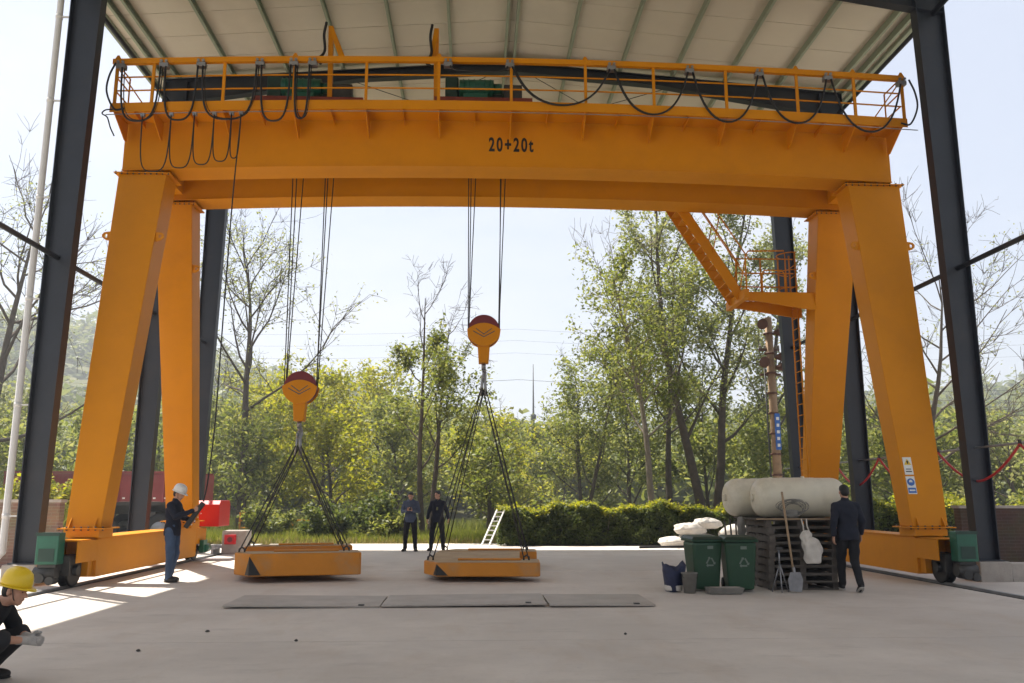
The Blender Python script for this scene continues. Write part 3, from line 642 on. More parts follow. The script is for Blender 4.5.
for i in range(len(fx) - 1):
    if drops[i] <= 0: continue
    a = Vector((fx[i] + 0.05, HY - 0.08, camb(fx[i]) + WZ + 0.88)); b = Vector((fx[i + 1] - 0.05, HY - 0.08, camb(fx[i + 1]) + WZ + 0.88))
    pts = []
    for k in range(21):
        t = k / 20; s = 2 * t - 1; dz = drops[i] * (1 - abs(s) ** (2.6 if abs(b.x - a.x) < 1.3 else 2.0))
        w = (b.x - a.x); pts.append((a.x + w * t + (-(0.13 if w < 1.3 else 0.05) * w * math.sin(2 * math.pi * t)), a.y, a.z + (b.z - a.z) * t - dz))
    MB().tube(pts, 0.021, 8).build('cable_loop', CABLE, fest)
    if i % 2 == 0 or i > 6:
        MB().tube([(p[0] + 0.03, p[1] + 0.05, p[2] + 0.04) for p in pts], 0.011, 6).build('cable_loop', CABLE, fest)
for xe, s in ((XL + 0.08, -1), (XR_ + 0.10, 1)):
    MB().tube(curve([(xe + s * 0.05, HY - 0.06, WZ + 1.0), (xe + s * 0.16, HY - 0.06, WZ + 0.7), (xe + s * 0.18, HY - 0.06, WZ + 0.35), (xe + s * 0.0, HY - 0.06, WZ - 0.02), (xe - s * 0.2, HY - 0.05, WZ + 0.0)]), 0.02, 8).build('cable_end', CABLE, fest)
MB().tube(curve([(XL + 0.05, HY - 0.04, WZ - 0.02), (XL - 0.10, HY - 0.04, WZ - 0.04), (XL - 0.16, HY - 0.04, WZ - 0.12), (XL - 0.05, HY - 0.04, WZ - 0.2), (XL + 0.03, HY - 0.04, WZ - 0.42), (XL + 0.12, HY - 0.04, WZ - 0.6)]), 0.014, 8).build('cable_end', CABLE, fest)
# pendant control line: small loops below the walkway, then the drop to the operator
pend = empty('pendant_control', (-5.0, 16.5, 1.25), 'black push button pendant on a long cable held by the man in white helmet', 'crane control')
lx = [-6.87, -6.29, -5.82, -5.42, -5.07, -4.88]
PY = WY0 - 0.06
for x in lx:
    z = camb(x) + WZ - 0.16
    MB().bx(x - 0.04, x + 0.04, PY - 0.02, PY + 0.05, z - 0.07, z).build('cable_runner', STEEL, pend)
for i in range(5):
    a, b = lx[i], lx[i + 1]; pts = []
    za = WZ - 0.2 + camb(a)
    for k in range(19):
        t = k / 18; s = 2 * t - 1
        pts.append((a + (b - a) * t - 0.14 * (b - a) * math.sin(2 * math.pi * t), PY - 0.01, za - (1.22 - 0.06 * i) * (1 - abs(s) ** 3)))
    MB().tube(pts, 0.013, 6).build('cable_loop', CABLE, pend)
HAND = Vector((-5.09, 16.37, 1.33))
MB().tube(curve([(-4.88, PY, WZ - 0.2), (-4.93, 16.52, 7.5), (-4.96, 16.49, 5.0), (-4.97, 16.44, 3.0), (-5.02, 16.40, 1.9), (HAND.x + 0.02, HAND.y, HAND.z + 0.12)]), 0.014, 8).build('drop_cable', CABLE, pend)
d_ = Vector((-0.62, 0, -0.78)).normalized()
pb = MB(); pb.bar(HAND + Vector((0.02, 0, 0.1)), HAND + d_ * 0.45, 0.085, 0.075, (0, 1, 0)); pbo = pb.build('button_box', BLACK, pend, 0.01)
for k in range(5):
    p = HAND + d_ * (0.0 + 0.085 * k) + Vector((0.78, 0, -0.62)).normalized() * 0.045
    MB().cyl(p, p + Vector((0.78, 0, -0.62)).normalized() * 0.012, 0.014, 8).build('button', RED if k == 0 else WHITE, pend)

# ------------------------------------------------------------------ hoist trolleys, hook blocks, weights
YH = 18.65
def trolley(x, label, wr):
    t = empty('hoist_trolley', (x, YH, GZ1 + 0.3), label, 'hoist', 'hoist trolleys')
    zb = GZ1 + camb(x) + 0.13
    f = MB()
    for y in (17.55, 19.75): f.bx(x - 1.2 * wr, x + 1.2 * wr, y - 0.14, y + 0.14, zb + 0.16, zb + 0.36)
    for xx in (-1.0, 0, 1.0): f.bx(x + xx * wr - 0.1, x + xx * wr + 0.1, 17.70, 19.60, zb + 0.18, zb + 0.34)
    f.build('frame', REDO, t)
    for xx in (-0.85, 0.85):
        for y in (17.72, 19.61):
            MB().lathe([(0.15, -0.05), (0.17, -0.05), (0.17, 0.05), (0.15, 0.05)], (x + xx * wr, y, zb + 0.16), 20, 'y').build('wheel', DSTEEL, t)
    zc = zb + 0.36
    m = MB(); m.cyl((x - 0.75 * wr, 18.3, zc + 0.34), (x + 0.75 * wr, 18.3, zc + 0.34), 0.27, 24); m.build('rope_drum', DGREEN, t)
    MB().bx(x - 0.95 * wr, x - 0.62 * wr, 17.62, 18.5, zc + 0.01, zc + 0.58).build('gearbox', DGREEN, t, 0.03); MB().bx(x + 0.66 * wr, x + 0.82 * wr, 17.9, 18.6, zc + 0.01, zc + 0.5).build('bearing_stand', DGREEN, t, 0.03)
    m = MB(); m.cyl((x - 0.6 * wr, 17.62, zc + 0.3), (x + 0.25 * wr, 17.62, zc + 0.3), 0.2, 20); m.cyl((x + 0.25 * wr, 17.62, zc + 0.3), (x + 0.45 * wr, 17.62, zc + 0.3), 0.12, 16); m.bx(x - 0.5 * wr, x + 0.1 * wr, 17.5, 17.75, zc + 0.002, zc + 0.14); m.build('motor', GREEN, t)
    for k in range(6): MB().lathe([(0.19, -0.01), (0.215, -0.01), (0.215, 0.01), (0.19, 0.01)], (x - 0.5 * wr + 0.12 * k, 17.62, zc + 0.3), 20, 'x').build('cooling_fin', GREEN, t)
    MB().bx(x + 0.5 * wr, x + 0.95 * wr, 17.46, 17.64, zc + 0.005, zc + 0.34).build('brake', DSTEEL, t, 0.02)
    return t, zc
tA, zcA = trolley(-3.72, 'left hoist trolley with green machinery on the crane girders', 1.0)
tB, zcB = trolley(0.12, 'right hoist trolley with green machinery on the crane girders', 0.9)
for t, x, s in ((tA, -3.25, 1), (tB, -0.93, -1)):   # towing arms reaching up over the handrail
    z0 = GZ1 + camb(x) + 0.32
    MB().bar((x, 17.5, z0), (x, 17.3, 11.75), 0.10, 0.12).build('towing_arm', YEL, t)
    MB().prism([(x - 0.05, 11.72), (x + 0.05, 11.72), (x + 0.34, 11.0), (x + 0.2, 11.0)] if s > 0 else [(x - 0.05, 11.72), (x + 0.05, 11.72), (x - 0.06, 11.0), (x - 0.16, 11.0)], 17.24, 17.28).build('arm_plate', YEL, t)
    MB().tube(curve([(x - 0.09, 17.2, 11.8), (x - 0.13, 17.2, 11.5), (x - 0.1, 17.18, 11.1), (x - 0.2, 17.0, 10.8), (x - 0.1, 16.8, 10.6)]), 0.03, 8).build('tow_cable', CABLE, t)

GREYM = mat('grey_mark', (0.07, 0.085, 0.08), 0.5)
def hook_block(x, z, ztop, label, tz):
    h = empty('hook_block', (x, YH, z), label, 'hook block', 'hook blocks')
    r = 0.35
    c = MB(); c.lathe([(r * 0.96, -0.13), (r, -0.12), (r, 0.12), (r * 0.96, 0.13)], (x, YH, z), 36, 'y'); c.build('sheave_cover', MAROON, h)
    arc = [(x + (r + 0.02) * math.cos(a), z + (r + 0.02) * math.sin(a)) for a in [math.radians(192 - 0 + (348 - 192) * k / 20 + 0) for k in range(21)]]
    arc = [(x + (r + 0.02) * math.cos(math.radians(q)), z + (r + 0.02) * math.sin(math.radians(q))) for q in np.linspace(177, 363, 25)]
    top = [(x + (r + 0.02) * math.cos(math.radians(17)) * s, z + 0.02 + 0.135 * (1 - s * s)) for s in np.linspace(0.98, -0.98, 11)]
    for s in (-1, 1):
        ya, yb = sorted((YH + s * 0.133, YH + s * 0.17))
        pl = MB().prism(arc + top, ya, yb).build('side_plate', YEL, h)
        if s < 0:
            for dz in (0.0, 0.06):
                MB().prism([(x - 0.24 + dz, z - 0.02 + dz), (x, z - 0.15 + dz), (x + 0.24 - dz, z - 0.02 + dz), (x + 0.24 - dz, z - 0.042 + dz), (x, z - 0.175 + dz), (x - 0.24 + dz, z - 0.042 + dz)], ya - 0.004, ya - 0.001).build('chevron', GREYM, pl)
    MB().prism([(x - 0.14, z - 0.28), (x + 0.14, z - 0.28), (x + 0.11, z - 0.74), (x - 0.11, z - 0.74)], YH - 0.125, YH + 0.125).build('neck', YEL, h, 0.015)
    sh = MB(); sh.cyl((x, YH, z - 0.745), (x, YH, z - 0.86), 0.05, 14)
    pts = [(x, YH, z - 0.86)] + [(x + 0.02 * math.sin(a), YH + 0.115 * math.sin(a), z - 0.99 + 0.115 * math.cos(a)) for a in np.linspace(0.2, 4.6, 18)]
    sh.tube(pts, [0.05] + list(np.linspace(0.05, 0.045, 12)) + list(np.linspace(0.042, 0.015, 6)), 10); sh.build('hook', STEEL, h)
    # falls of rope from the sheaves up to the drum
    for i, (xo, y, dx) in enumerate(((-r, -0.07, -0.03), (-r + 0.02, 0.0, 0.02), (-r + 0.01, 0.09, 0.18), (r, -0.07, 0.02), (r - 0.02, 0.03, 0.10), (r - 0.01, 0.1, 0.28))):
        MB().cyl((x + xo, YH + y, z), (x + xo + dx * (1 if xo < 0 else 0.7), YH + y * 2.2, tz), 0.0125, 6).build('rope_fall', ROPE, h)
    return h
hA = hook_block(-3.83, 3.90, None, 'lower left hook block, yellow and maroon, holding the left weight', zcA + 0.1)
hB = hook_block(0.17, 5.20, None, 'higher right hook block, yellow and maroon, holding the right weight', zcB + 0.1)

def weight(name, loc, rz, tilt, label, w, dp_, th, recess, sling_top, sl_label):
    o = empty(name, loc, label, 'counterweight', 'yellow counterweights'); o.rotation_euler = (R(tilt), 0, R(rz))
    hw, hd = w / 2, dp_ / 2; ch = 0.30; bw = 0.95
    # front and rear bars with cut corners on the left, linked by a lower or flush deck
    fb = [(-hw, -hd + 0.90), (-hw, -hd + 0.62), (-hw + ch, -hd), (hw - 0.05, -hd), (hw, -hd + 0.05), (hw, -hd + bw), (-hw, -hd + bw)]
    rb = [(-hw, hd - bw), (hw + 0.0, hd - bw), (hw + 0.0, hd - 0.05), (hw - 0.05, hd), (-hw + ch, hd), (-hw, hd - 0.62)]
    dk = [(-hw + 0.004, -hd + bw + 0.002), (hw - 0.38, -hd + bw + 0.002), (hw - 0.38, hd - bw - 0.002), (-hw + 0.004, hd - bw - 0.002)]
    f = MB().prism(fb, 0, th, 'z').build('front_bar', YELD, o, 0.02, True)
    r = MB().prism(rb, 0, th, 'z').build('rear_bar', YELD, o, 0.02, True)
    d = MB().prism(dk, 0.02, th - recess, 'z').build('deck', DUST if recess < 0.03 else YELD, o, 0.01, True)
    tp = [(p[0] * 0.985, p[1] + 0.0) for p in fb]
    sh = lambda P: [((x) * 0.98, y + (0.012 if y < sum(q[1] for q in P) / len(P) else -0.012)) for x, y in P]
    MB().prism(sh(fb), th + 0.001, th + 0.005, 'z').build('dust_layer', DUST, f, 0, True)
    MB().prism(sh(rb), th + 0.001, th + 0.005, 'z').build('dust_layer', DUST, r, 0, True)
    for yy_ in (-hd + 0.55, hd - 0.55):
        MB().bx(-0.45, 0.75, yy_ - 0.06, yy_ + 0.06, th + 0.006, th + 0.045).build('raised_strip', YELD, o, 0.01, True)
    # black hazard triangle across the cut corner
    x0, y0 = -hw + ch, -hd
    nrm = Vector((-1, -1, 0)).normalized() * 0.003
    t = MB(); k = 0.004
    t.add([(x0 - 0.078, y0 + 0.155, 0.02), (x0 - 0.004, y0 - 0.004, 0.02), (x0 - 0.004, y0 - 0.004, th * 0.88), (x0 - 0.066, y0 + 0.16, 0.02), (x0, y0 + 0.006, 0.02), (x0, y0 + 0.006, th * 0.88)], [(0, 1, 2), (5, 4, 3), (0, 2, 5, 3), (1, 4, 5, 2), (0, 3, 4, 1)])
    t.add([(x0, y0 - k, 0.02), (x0 + 0.21, y0 - k, 0.02), (x0, y0 - k, th * 0.88), (x0, y0 + 0.005, 0.02), (x0 + 0.21, y0 + 0.005, 0.02), (x0, y0 + 0.005, th * 0.88)], [(0, 1, 2), (5, 4, 3), (0, 2, 5, 3), (1, 4, 5, 2), (0, 3, 4, 1)])
    t.build('hazard_triangle', BLACK, f, 0, True)
    bpy.context.view_layer.update(); M = o.matrix_world
    sl = empty('wire_sling', sling_top, sl_label, 'sling', 'lifting slings')
    T = Vector(sling_top)
    for cx, cy in ((-hw + 0.12, -hd + 0.62), (-hw + 0.12, hd - 0.5), (hw - 0.25, -hd + 0.62), (hw - 0.25, hd - 0.5)):
        e = M @ Vector((cx, cy, th + 0.02))
        for k in (-1, 1):
            j = Vector((0.045 * k, 0.03 * k, 0))
            MB().tube([T + j * 0.8, T.lerp(e, 0.5) + j * 0.9, e + j], 0.0125, 6).build('rope_leg', ROPE, sl)
        s_ = Vector((0, -1, 0)) if cy < 0 else Vector((0, 1, 0))
        MB().tube([e + Vector((0.05, 0, -0.02)), e + Vector((0.05, 0, 0.04)), e + Vector((0, 0, 0.075)), e + Vector((-0.05, 0, 0.04)), e + Vector((-0.05, 0, -0.02))], 0.018, 8).build('shackle', DSTEEL, sl)
    for k, (dx, dy) in enumerate(((0.04, 0.02), (-0.04, 0.02), (0.03, -0.04), (-0.03, -0.04))):
        MB().tube([T + Vector((dx * 1.6, dy, -0.22)), T + Vector((dx * 1.1, dy, 0.0)), T + Vector((dx * 0.5, dy, 0.24)), T + Vector((0, dy, 0.28)), T + Vector((-dx * 0.4, dy, 0.2))], 0.026, 8).build('eye_splice', STEEL, sl)
    return o
weight('hanging_weight', (-3.62, 18.15, 0.10), 11, -0.6, 'left hanging yellow weight with black triangle, below the lower hook block', 2.3, 4.1, 0.40, 0.17, (-3.83, YH, 2.66), 'four legged wire sling holding the left weight')
weight('hanging_weight', (0.22, 18.2, 0.10), -3, 0, 'right hanging yellow weight with dusty flat top, beside the two standing men', 2.2, 4.3, 0.25, 0.0, (0.17, YH, 3.96), 'long four legged wire sling holding the right weight')

# ------------------------------------------------------------------ rail end stop, barrier
es = empty('rail_end_stop', (-6.65, 24.6, 0), 'grey concrete stop block with a red square buffer behind the left weight', 'stop block')
MB().bx(-6.98, -6.32, 24.35, 24.95, 0.0, 0.64).build('block', CONC2, es, 0.03)
b = MB().bx(-6.9, -6.58, 24.30, 24.348, 0.27, 0.53).build('buffer', RED, es, 0.015); MB().cyl((-6.74, 24.27, 0.40), (-6.74, 24.298, 0.40), 0.07, 16).build('buffer_pad', MAROON, b)
fr_ = empty('sawhorse', (-7.3, 24.0, 0), 'low grey steel trestle on the ground beside the red buffered stop block', 'trestle')
MB().bx(-8.2, -7.0, 23.9, 23.98, 0.16, 0.24).build('rail', STEEL, fr_); MB().bx(-8.2, -7.0, 24.5, 24.58, 0.16, 0.24).build('rail', STEEL, fr_)
for x in (-8.1, -7.1):
    MB().bx(x - 0.03, x + 0.03, 23.92, 24.56, 0.0, 0.158).build('leg', STEEL, fr_)
bar_ = empty('yellow_barrier', (-9.0, 37, 0), 'yellow tubular barrier in the grass behind the left weight', 'barrier')
for x in (-9.9, -9.2, -7.7, -6.5): MB().cyl((x, 37, -0.2), (x, 37, 0.95 if x < -9 else 0.6), 0.04, 8).build('post', YEL, bar_)
for z, x0, x1 in ((0.9, -9.9, -9.2), (0.6, -9.9, -6.5), (0.3, -9.9, -9.2)): MB().cyl((x0, 37, z), (x1, 37, z), 0.035, 8).build('rail', YEL, bar_)

# ------------------------------------------------------------------ red trailer on the left
tr = empty('dropside_trailer', (-11, 29.2, 0), 'faded red dropside trailer parked behind the left crane legs', 'trailer')
for y in (27.95, 30.4):
    MB().bx(-14.3, -8.55, y - 0.03, y + 0.03, 1.42, 2.25).build('side_board', TRED, tr)
    for k in range(9):
        x = -14.25 + k * 0.705
        MB().bx(x - 0.04, x + 0.04, y - (0.09 if y < 29 else -0.031), y - 0.031 if y < 29 else y + 0.09, 1.40, 2.30).build('stake', TRED, tr)
    MB().bx(-14.3, -8.55, y - (0.07 if y < 29 else -0.07) - 0.035, y - (0.07 if y < 29 else -0.07) + 0.035, 2.302, 2.37).build('top_rail', TRED, tr)
    for k in range(18): MB().bx(-14.1 + k * 0.32, -14.02 + k * 0.32, y - 0.036, y - 0.032, 1.50, 1.55).build('reflector', WHITE, tr)
MB().bx(-14.33, -14.27, 27.99, 30.36, 1.42, 2.25).build('end_board', TRED, tr); MB().bx(-8.54, -8.48, 27.95, 30.4, 1.42, 2.3).build('end_board', TRED, tr)
MB().bx(-14.2, -8.6, 28.0, 30.35, 1.3, 1.41).build('floor', DSTEEL, tr)
for y in (28.7, 29.65): MB().bx(-14.2, -8.6, y - 0.06, y + 0.06, 1.02, 1.295).build('chassis_beam', DSTEEL, tr)
for x in (-12.5, -11.25, -9.4):
    for y in (28.15, 30.1):
        w = MB(); w.lathe([(0.30, -0.14), (0.46, -0.15), (0.52, -0.10), (0.52, 0.10), (0.46, 0.15), (0.30, 0.14)], (x, y, 0.52), 28, 'y'); w = w.build('wheel', TYRE, tr)
        MB().lathe([(0.08, -0.16), (0.27, -0.15), (0.29, -0.08), (0.29, 0.1)], (x, y, 0.52), 20, 'y').build('rim', STEEL, w)
    MB().cyl((x, 28.3, 0.52), (x, 29.95, 0.52), 0.07, 10).build('axle', DSTEEL, tr)
MB().bx(-10.4, -9.55, 28.05, 28.6, 0.62, 1.1).build('tool_box', DSTEEL, tr, 0.02)
tr.location.x -= 0.62

# ------------------------------------------------------------------ walls
o = MB().bx(-26, -9.35, 19.9, 20.14, -0.3, 1.42).build('brick_wall', BRICK, None, loc=(-15, 20, 0)); tag(o, 'low brown brick retaining wall behind the left front column', 'wall')
MB().bx(-26, -9.32, 19.87, 20.17, 1.422, 1.49).build('coping', CONC2, o)
o = MB().bx(10.45, 22, 18.2, 18.45, -0.3, 1.30).build('brick_wall', BRICK_SHADED, None, loc=(12, 18.3, 0)); tag(o, 'brick wall with shade in its colour beyond the right front column', 'wall')
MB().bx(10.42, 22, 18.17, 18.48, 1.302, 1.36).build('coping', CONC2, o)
o = MB().bx(9.93, 20, 15.8, 16.1, -0.14, 0.33).build('concrete_kerb', CONC2, None, 0.02, loc=(12, 16, 0)); tag(o, 'low concrete kerb wall running right from the right front column', 'kerb')
MB().bx(9.93, 20, 15.76, 15.798, -0.14, 0.06).build('footing', CONC2, o)

# ------------------------------------------------------------------ red hose on the pipe at the right
hp = empty('hose_line', (9.72, 19, 2.45), 'grey pipe with a red hose hung in loops along the right columns', 'hose')
MB().cyl((9.6, 8.0, 2.5), (9.6, 26.2, 2.42), 0.022, 8).build('pipe', STEEL, hp)
ny = [9.2, 12.0, 14.6, 17.3, 19.9, 22.4]
for i in range(len(ny) - 1):
    pts = []
    for k in range(17):
        t = k / 16; s = 2 * t - 1
        pts.append((9.57, ny[i] + (ny[i + 1] - ny[i]) * t, 2.50 - 0.62 * (1 - abs(s) ** 1.7) - 0.05))
    MB().tube(pts, 0.024, 8).build('hose_loop', HOSE, hp)
for y in ny: MB().bx(9.555, 9.585, y - 0.03, y + 0.03, 2.40, 2.53).build('clip', DSTEEL, hp)

# ------------------------------------------------------------------ pallets, tanks, bins and odds
def pallet(x0, y0, z0, label, rz=0):
    p = empty('wooden_pallet', (x0, y0, z0), label, 'pallet', 'pallets in the stack'); p.rotation_euler = (0, 0, rz)
    h = 0.128
    for k in range(7): MB().bx(-0.59, 0.59, -0.6 + k * 0.175, -0.6 + k * 0.175 + 0.13, h - 0.022, h - 0.002).build('board', WOODG, p, 0, True)
    for x in (-0.54, 0, 0.54): MB().bx(x - 0.05, x + 0.05, -0.6, 0.58, 0.02, h - 0.023).build('stringer', WOODG, p, 0, True)
    for y in (-0.53, 0, 0.51): MB().bx(-0.585, 0.585, y - 0.07, y + 0.07, 0.0, 0.0195).build('board', WOODG, p, 0, True)
    return p
ords = ['bottom', 'second', 'third', 'fourth', 'fifth', 'sixth', 'seventh', 'eighth', 'top']
for k in range(9):
    q = random.uniform(-0.03, 0.03)
    pallet(5.54 + q, 15.1 + random.uniform(-0.02, 0.02), 0.003 + k * 0.1275, 'dark weathered pallet, %s one of the stack under the white tanks' % ords[k] + ('' if k in (0, 8) else ' counted from the floor'), random.uniform(-0.025, 0.025))
o = MB().bx(4.75, 6.2, 14.45, 15.75, 1.155, 1.175).build('plywood_sheet', WOODG, None, 0, loc=(5.5, 15.1, 1.155)); tag(o, 'thin grey board lying on top of the pallet stack', 'board')
MB().bx(4.75, 6.2, 14.44, 14.449, 1.156, 1.176).build('front_edge', WOOD, o)
def tank(c, L, r, label, rz=0):
    t = empty('plastic_tank', (c[0], c[1], c[2] - r), label, 'tank', 'milky white tanks'); t.rotation_euler = (0, 0, rz)
    prof = []
    n = 10
    for k in range(n + 1):
        a = math.pi / 2 * k / n; prof.append((max(0.02, r * (0.55 + 0.45 * math.sin(a)) if k else 0.02), -L / 2 + 0.26 * (1 - math.sin(a) ** 0.9 * 0 - 1) + 0.26 * (1 - math.cos(a))))
    prof = [(0.02, -L / 2)] + [(r * (0.45 + 0.55 * math.sin(a)), -L / 2 + 0.22 * (1 - math.cos(a))) for a in np.linspace(0.0, math.pi / 2, 9)]
    mid = [(r * 0.995, -L * 0.2), (r * 1.01, -L * 0.18), (r * 1.01, L * 0.18), (r * 0.995, L * 0.2)]
    prof = prof + mid + [(q, -h) for q, h in reversed(prof)]
    b = MB().lathe(prof, (0, 0, r), 32, 'x').build('shell', TANK, t, 0, True)
    MB().lathe([(0.055, -L / 2 - 0.035), (0.065, -L / 2 - 0.03), (0.065, -L / 2 + 0.01)], (0, 0.0, r), 16, 'x').build('bung', TANK, t, 0, True)
    MB().lathe([(0.03, r * 2 - 0.01), (0.03, r * 2 + 0.025), (0.01, r * 2 + 0.028)], (0.1, 0, 0), 12).build('vent_cap', TANK, t, 0, True)
    return t
tank((5.68, 14.95, 1.179 + 0.345), 1.58, 0.345, 'front milky white plastic tank lying on the pallet stack', R(-3))
tank((5.35, 15.64, 1.179 + 0.345), 1.55, 0.345, 'rear milky white plastic tank lying on the pallet stack behind the other', R(4))

def bin_(x, y, rz, label):
    b = empty('wheelie_bin', (x, y, 0), label, 'bin', 'green wheelie bins'); b.rotation_euler = (0, 0, rz)
    w0, w1, d0, d1, h = 0.42, 0.52, 0.40, 0.52, 0.80
    body = MB().hexa([(-w0 / 2, -d0 / 2, 0.03), (w0 / 2, -d0 / 2, 0.03), (w0 / 2, d0 / 2, 0.03), (-w0 / 2, d0 / 2, 0.03)], [(-w1 / 2, -d1 / 2, h), (w1 / 2, -d1 / 2, h), (w1 / 2, d1 / 2, h), (-w1 / 2, d1 / 2, h)]).build('body', BING, b, 0.045, True)
    MB().bx(-w1 / 2 - 0.02, w1 / 2 + 0.02, -d1 / 2 - 0.02, d1 / 2 + 0.02, h + 0.002, h + 0.04).build('rim', BING, b, 0.012, True)
    MB().hexa([(-w1 / 2 - 0.03, -d1 / 2 - 0.04, h + 0.042), (w1 / 2 + 0.03, -d1 / 2 - 0.04, h + 0.042), (w1 / 2 + 0.03, d1 / 2 + 0.06, h + 0.042), (-w1 / 2 - 0.03, d1 / 2 + 0.06, h + 0.042)], [(-w1 / 2 + 0.03, -d1 / 2 + 0.03, h + 0.085), (w1 / 2 - 0.03, -d1 / 2 + 0.03, h + 0.085), (w1 / 2 - 0.03, d1 / 2, h + 0.10), (-w1 / 2 + 0.03, d1 / 2, h + 0.10)]).build('lid', BINL, b, 0.012, True)
    for s in (-1, 1): MB().lathe([(0.02, -0.03), (0.10, -0.03), (0.10, 0.03), (0.02, 0.03)], (s * 0.2, 0.22, 0.10), 18, 'x').build('wheel', TYRE, b, 0, True)
    MB().cyl((-0.16, d1 / 2 + 0.08, h + 0.03), (0.16, d1 / 2 + 0.08, h + 0.03), 0.014, 8).build('handle', BINL, b, 0, True)
    y1 = -0.262; tl = math.atan2((d1 - d0) / 2, h - 0.03)
    q = MB().box((0, 0, 0), (0.10, 0.004, 0.05)).build('label_plate', GREYP, b, 0, True); q.location = (0.04, -0.2 - 0.06 * (0.71 - 0.03) / 0.77 - 0.004, 0.71); q.rotation_euler = (tl, 0, 0)
    s = MB()
    for k in range(3):   # three chasing arrows
        a = 2 * math.pi * k / 3 + math.pi / 2
        c0 = Vector((math.cos(a), math.sin(a))); c1 = Vector((math.cos(a - 2.0944), math.sin(a - 2.0944))); p = [c0.lerp(c1, 0.2), c0.lerp(c1, 0.92)]
        d = (p[1] - p[0]).normalized(); n_ = Vector((-d.y, d.x)); R0 = 0.10
        A, B = p[0] * R0, p[1] * R0
        s.prism([tuple(A - n_ * 0.012), tuple(B - n_ * 0.012 - d * 0.03), tuple(B - n_ * 0.03 - d * 0.03), tuple(B), tuple(B + n_ * 0.03 - d * 0.03), tuple(B + n_ * 0.012 - d * 0.03), tuple(A + n_ * 0.012)], -0.002, 0.002)
    q = s.build('recycling_mark', GREYP, b, 0, True); q.location = (0.04, -0.2 - 0.06 * (0.47 - 0.03) / 0.77 - 0.004, 0.47); q.rotation_euler = (tl, 0, 0)
bin_(3.84, 14.55, R(6), 'left green wheelie bin next to the blue sack')
bin_(4.40, 14.42, R(-4), 'right green wheelie bin next to the pallet stack')

bk = empty('bucket', (3.50, 14.15, 0), 'small grey mortar bucket in front of the left green bin', 'bucket')
MB().lathe([(0.095, 0.0), (0.125, 0.30), (0.135, 0.305), (0.135, 0.32), (0.115, 0.32), (0.088, 0.02)], (3.50, 14.15, 0.002), 22).build('shell', BUCK, bk)
MB().tube([(3.50 + 0.13 * math.cos(a), 14.15 - 0.05 * math.sin(a) - 0.03, 0.30 - 0.10 * math.sin(a)) for a in np.linspace(0, math.pi, 11)], 0.005, 6).build('handle', DSTEEL, bk)

def crumpled(name, c, rad, m, parent, seed, amp=0.12, zmin=0.0, local=False, nz=14, nt=22):
    r_ = np.random.default_rng(seed); ph = r_.uniform(0, 6.28, 12); V = []; F = []
    for i in range(nz + 1):
        th = math.pi * i / nz
        for j in range(nt):
            a = 2 * math.pi * j / nt
            d = 1 + amp * (math.sin(3 * a + ph[0] + 2 * th) + 0.7 * math.sin(5 * a + ph[1] - 3 * th) + 0.5 * math.sin(7 * th + ph[2] + a))
            sx = abs(math.sin(th)) ** 0.7
            z = c[2] + rad[2] * math.cos(th) * (1 + amp * 0.5 * math.sin(2 * a + ph[3]))
            V.append((c[0] + rad[0] * d * sx * math.cos(a), c[1] + rad[1] * d * sx * math.sin(a), max(zmin, z)))
    for i in range(nz):
        for j in range(nt): F.append((i * nt + j, i * nt + (j + 1) % nt, (i + 1) * nt + (j + 1) % nt, (i + 1) * nt + j))
    s = MB(); s.add(V, F, True); return s.build(name, m, parent, 0, local, None if parent else (c[0], c[1], zmin))
bs = empty('woven_sack', (3.28, 14.35, 0), 'dark blue open woven sack beside the grey bucket', 'sack')
n = 24; V = []; F = []
prof = [(0.10, 0.0), (0.13, 0.02), (0.15, 0.18), (0.18, 0.33), (0.19, 0.42), (0.165, 0.40), (0.12, 0.10), (0.02, 0.08)]
for i, (r, z) in enumerate(prof):
    for k in range(n):
        a = 2 * math.pi * k / n; w = 1 + 0.09 * math.sin(3 * a + i * 0.6) + 0.06 * math.sin(7 * a + i)
        V.append((3.28 + r * w * math.cos(a), 14.35 + r * w * math.sin(a), 0.002 + z + (0.05 * math.sin(2 * a + 1.2) + 0.03 * math.sin(5 * a) if i in (4, 5) else 0)))
for i in range(len(prof) - 1):
    for k in range(n): F.append((i * n + k, i * n + (k + 1) % n, (i + 1) * n + (k + 1) % n, (i + 1) * n + k))
s = MB(); s.add(V, F, True); s.build('sack_cloth', BLUEB, bs)
s = MB(); s.lathe([(0.105, 0.008), (0.138, 0.03), (0.146, 0.10), (0.13, 0.11)], (3.28, 14.35, 0), 20); s.build('white_base', SACK, bs)
tray = empty('mixing_tray', (4.02, 14.0, 0), 'shallow grey mortar tray on the floor before the green bins', 'tray')
MB().hexa([(3.76, 13.88, 0.004), (4.28, 13.88, 0.004), (4.28, 14.1, 0.004), (3.76, 14.1, 0.004)], [(3.73, 13.85, 0.10), (4.32, 13.85, 0.10), (4.32, 14.13, 0.10), (3.73, 14.13, 0.10)]).build('tray', BUCK, tray, 0.01)
MB().bx(3.80, 4.25, 13.9, 14.08, 0.102, 0.106).build('dried_mortar', CONC2, tray)
pile = [('leftmost low white sack of the sunlit pile behind the bins', (6.35, 27.3, 0.16), (0.49, 0.39, 0.16)), ('wide white sack at the middle of the sunlit pile behind the bins', (7.05, 27.5, 0.21), (0.57, 0.47, 0.22)), ('white sack lying on top of the sunlit pile behind the bins', (6.85, 27.45, 0.55), (0.46, 0.36, 0.18)), ('rounded white sack topmost of the pile, level with the bin lids', (7.45, 27.55, 0.72), (0.41, 0.35, 0.17)), ('white sack at the right foot of the pile between the bins', (8.3, 27.3, 0.33), (0.49, 0.39, 0.34))]
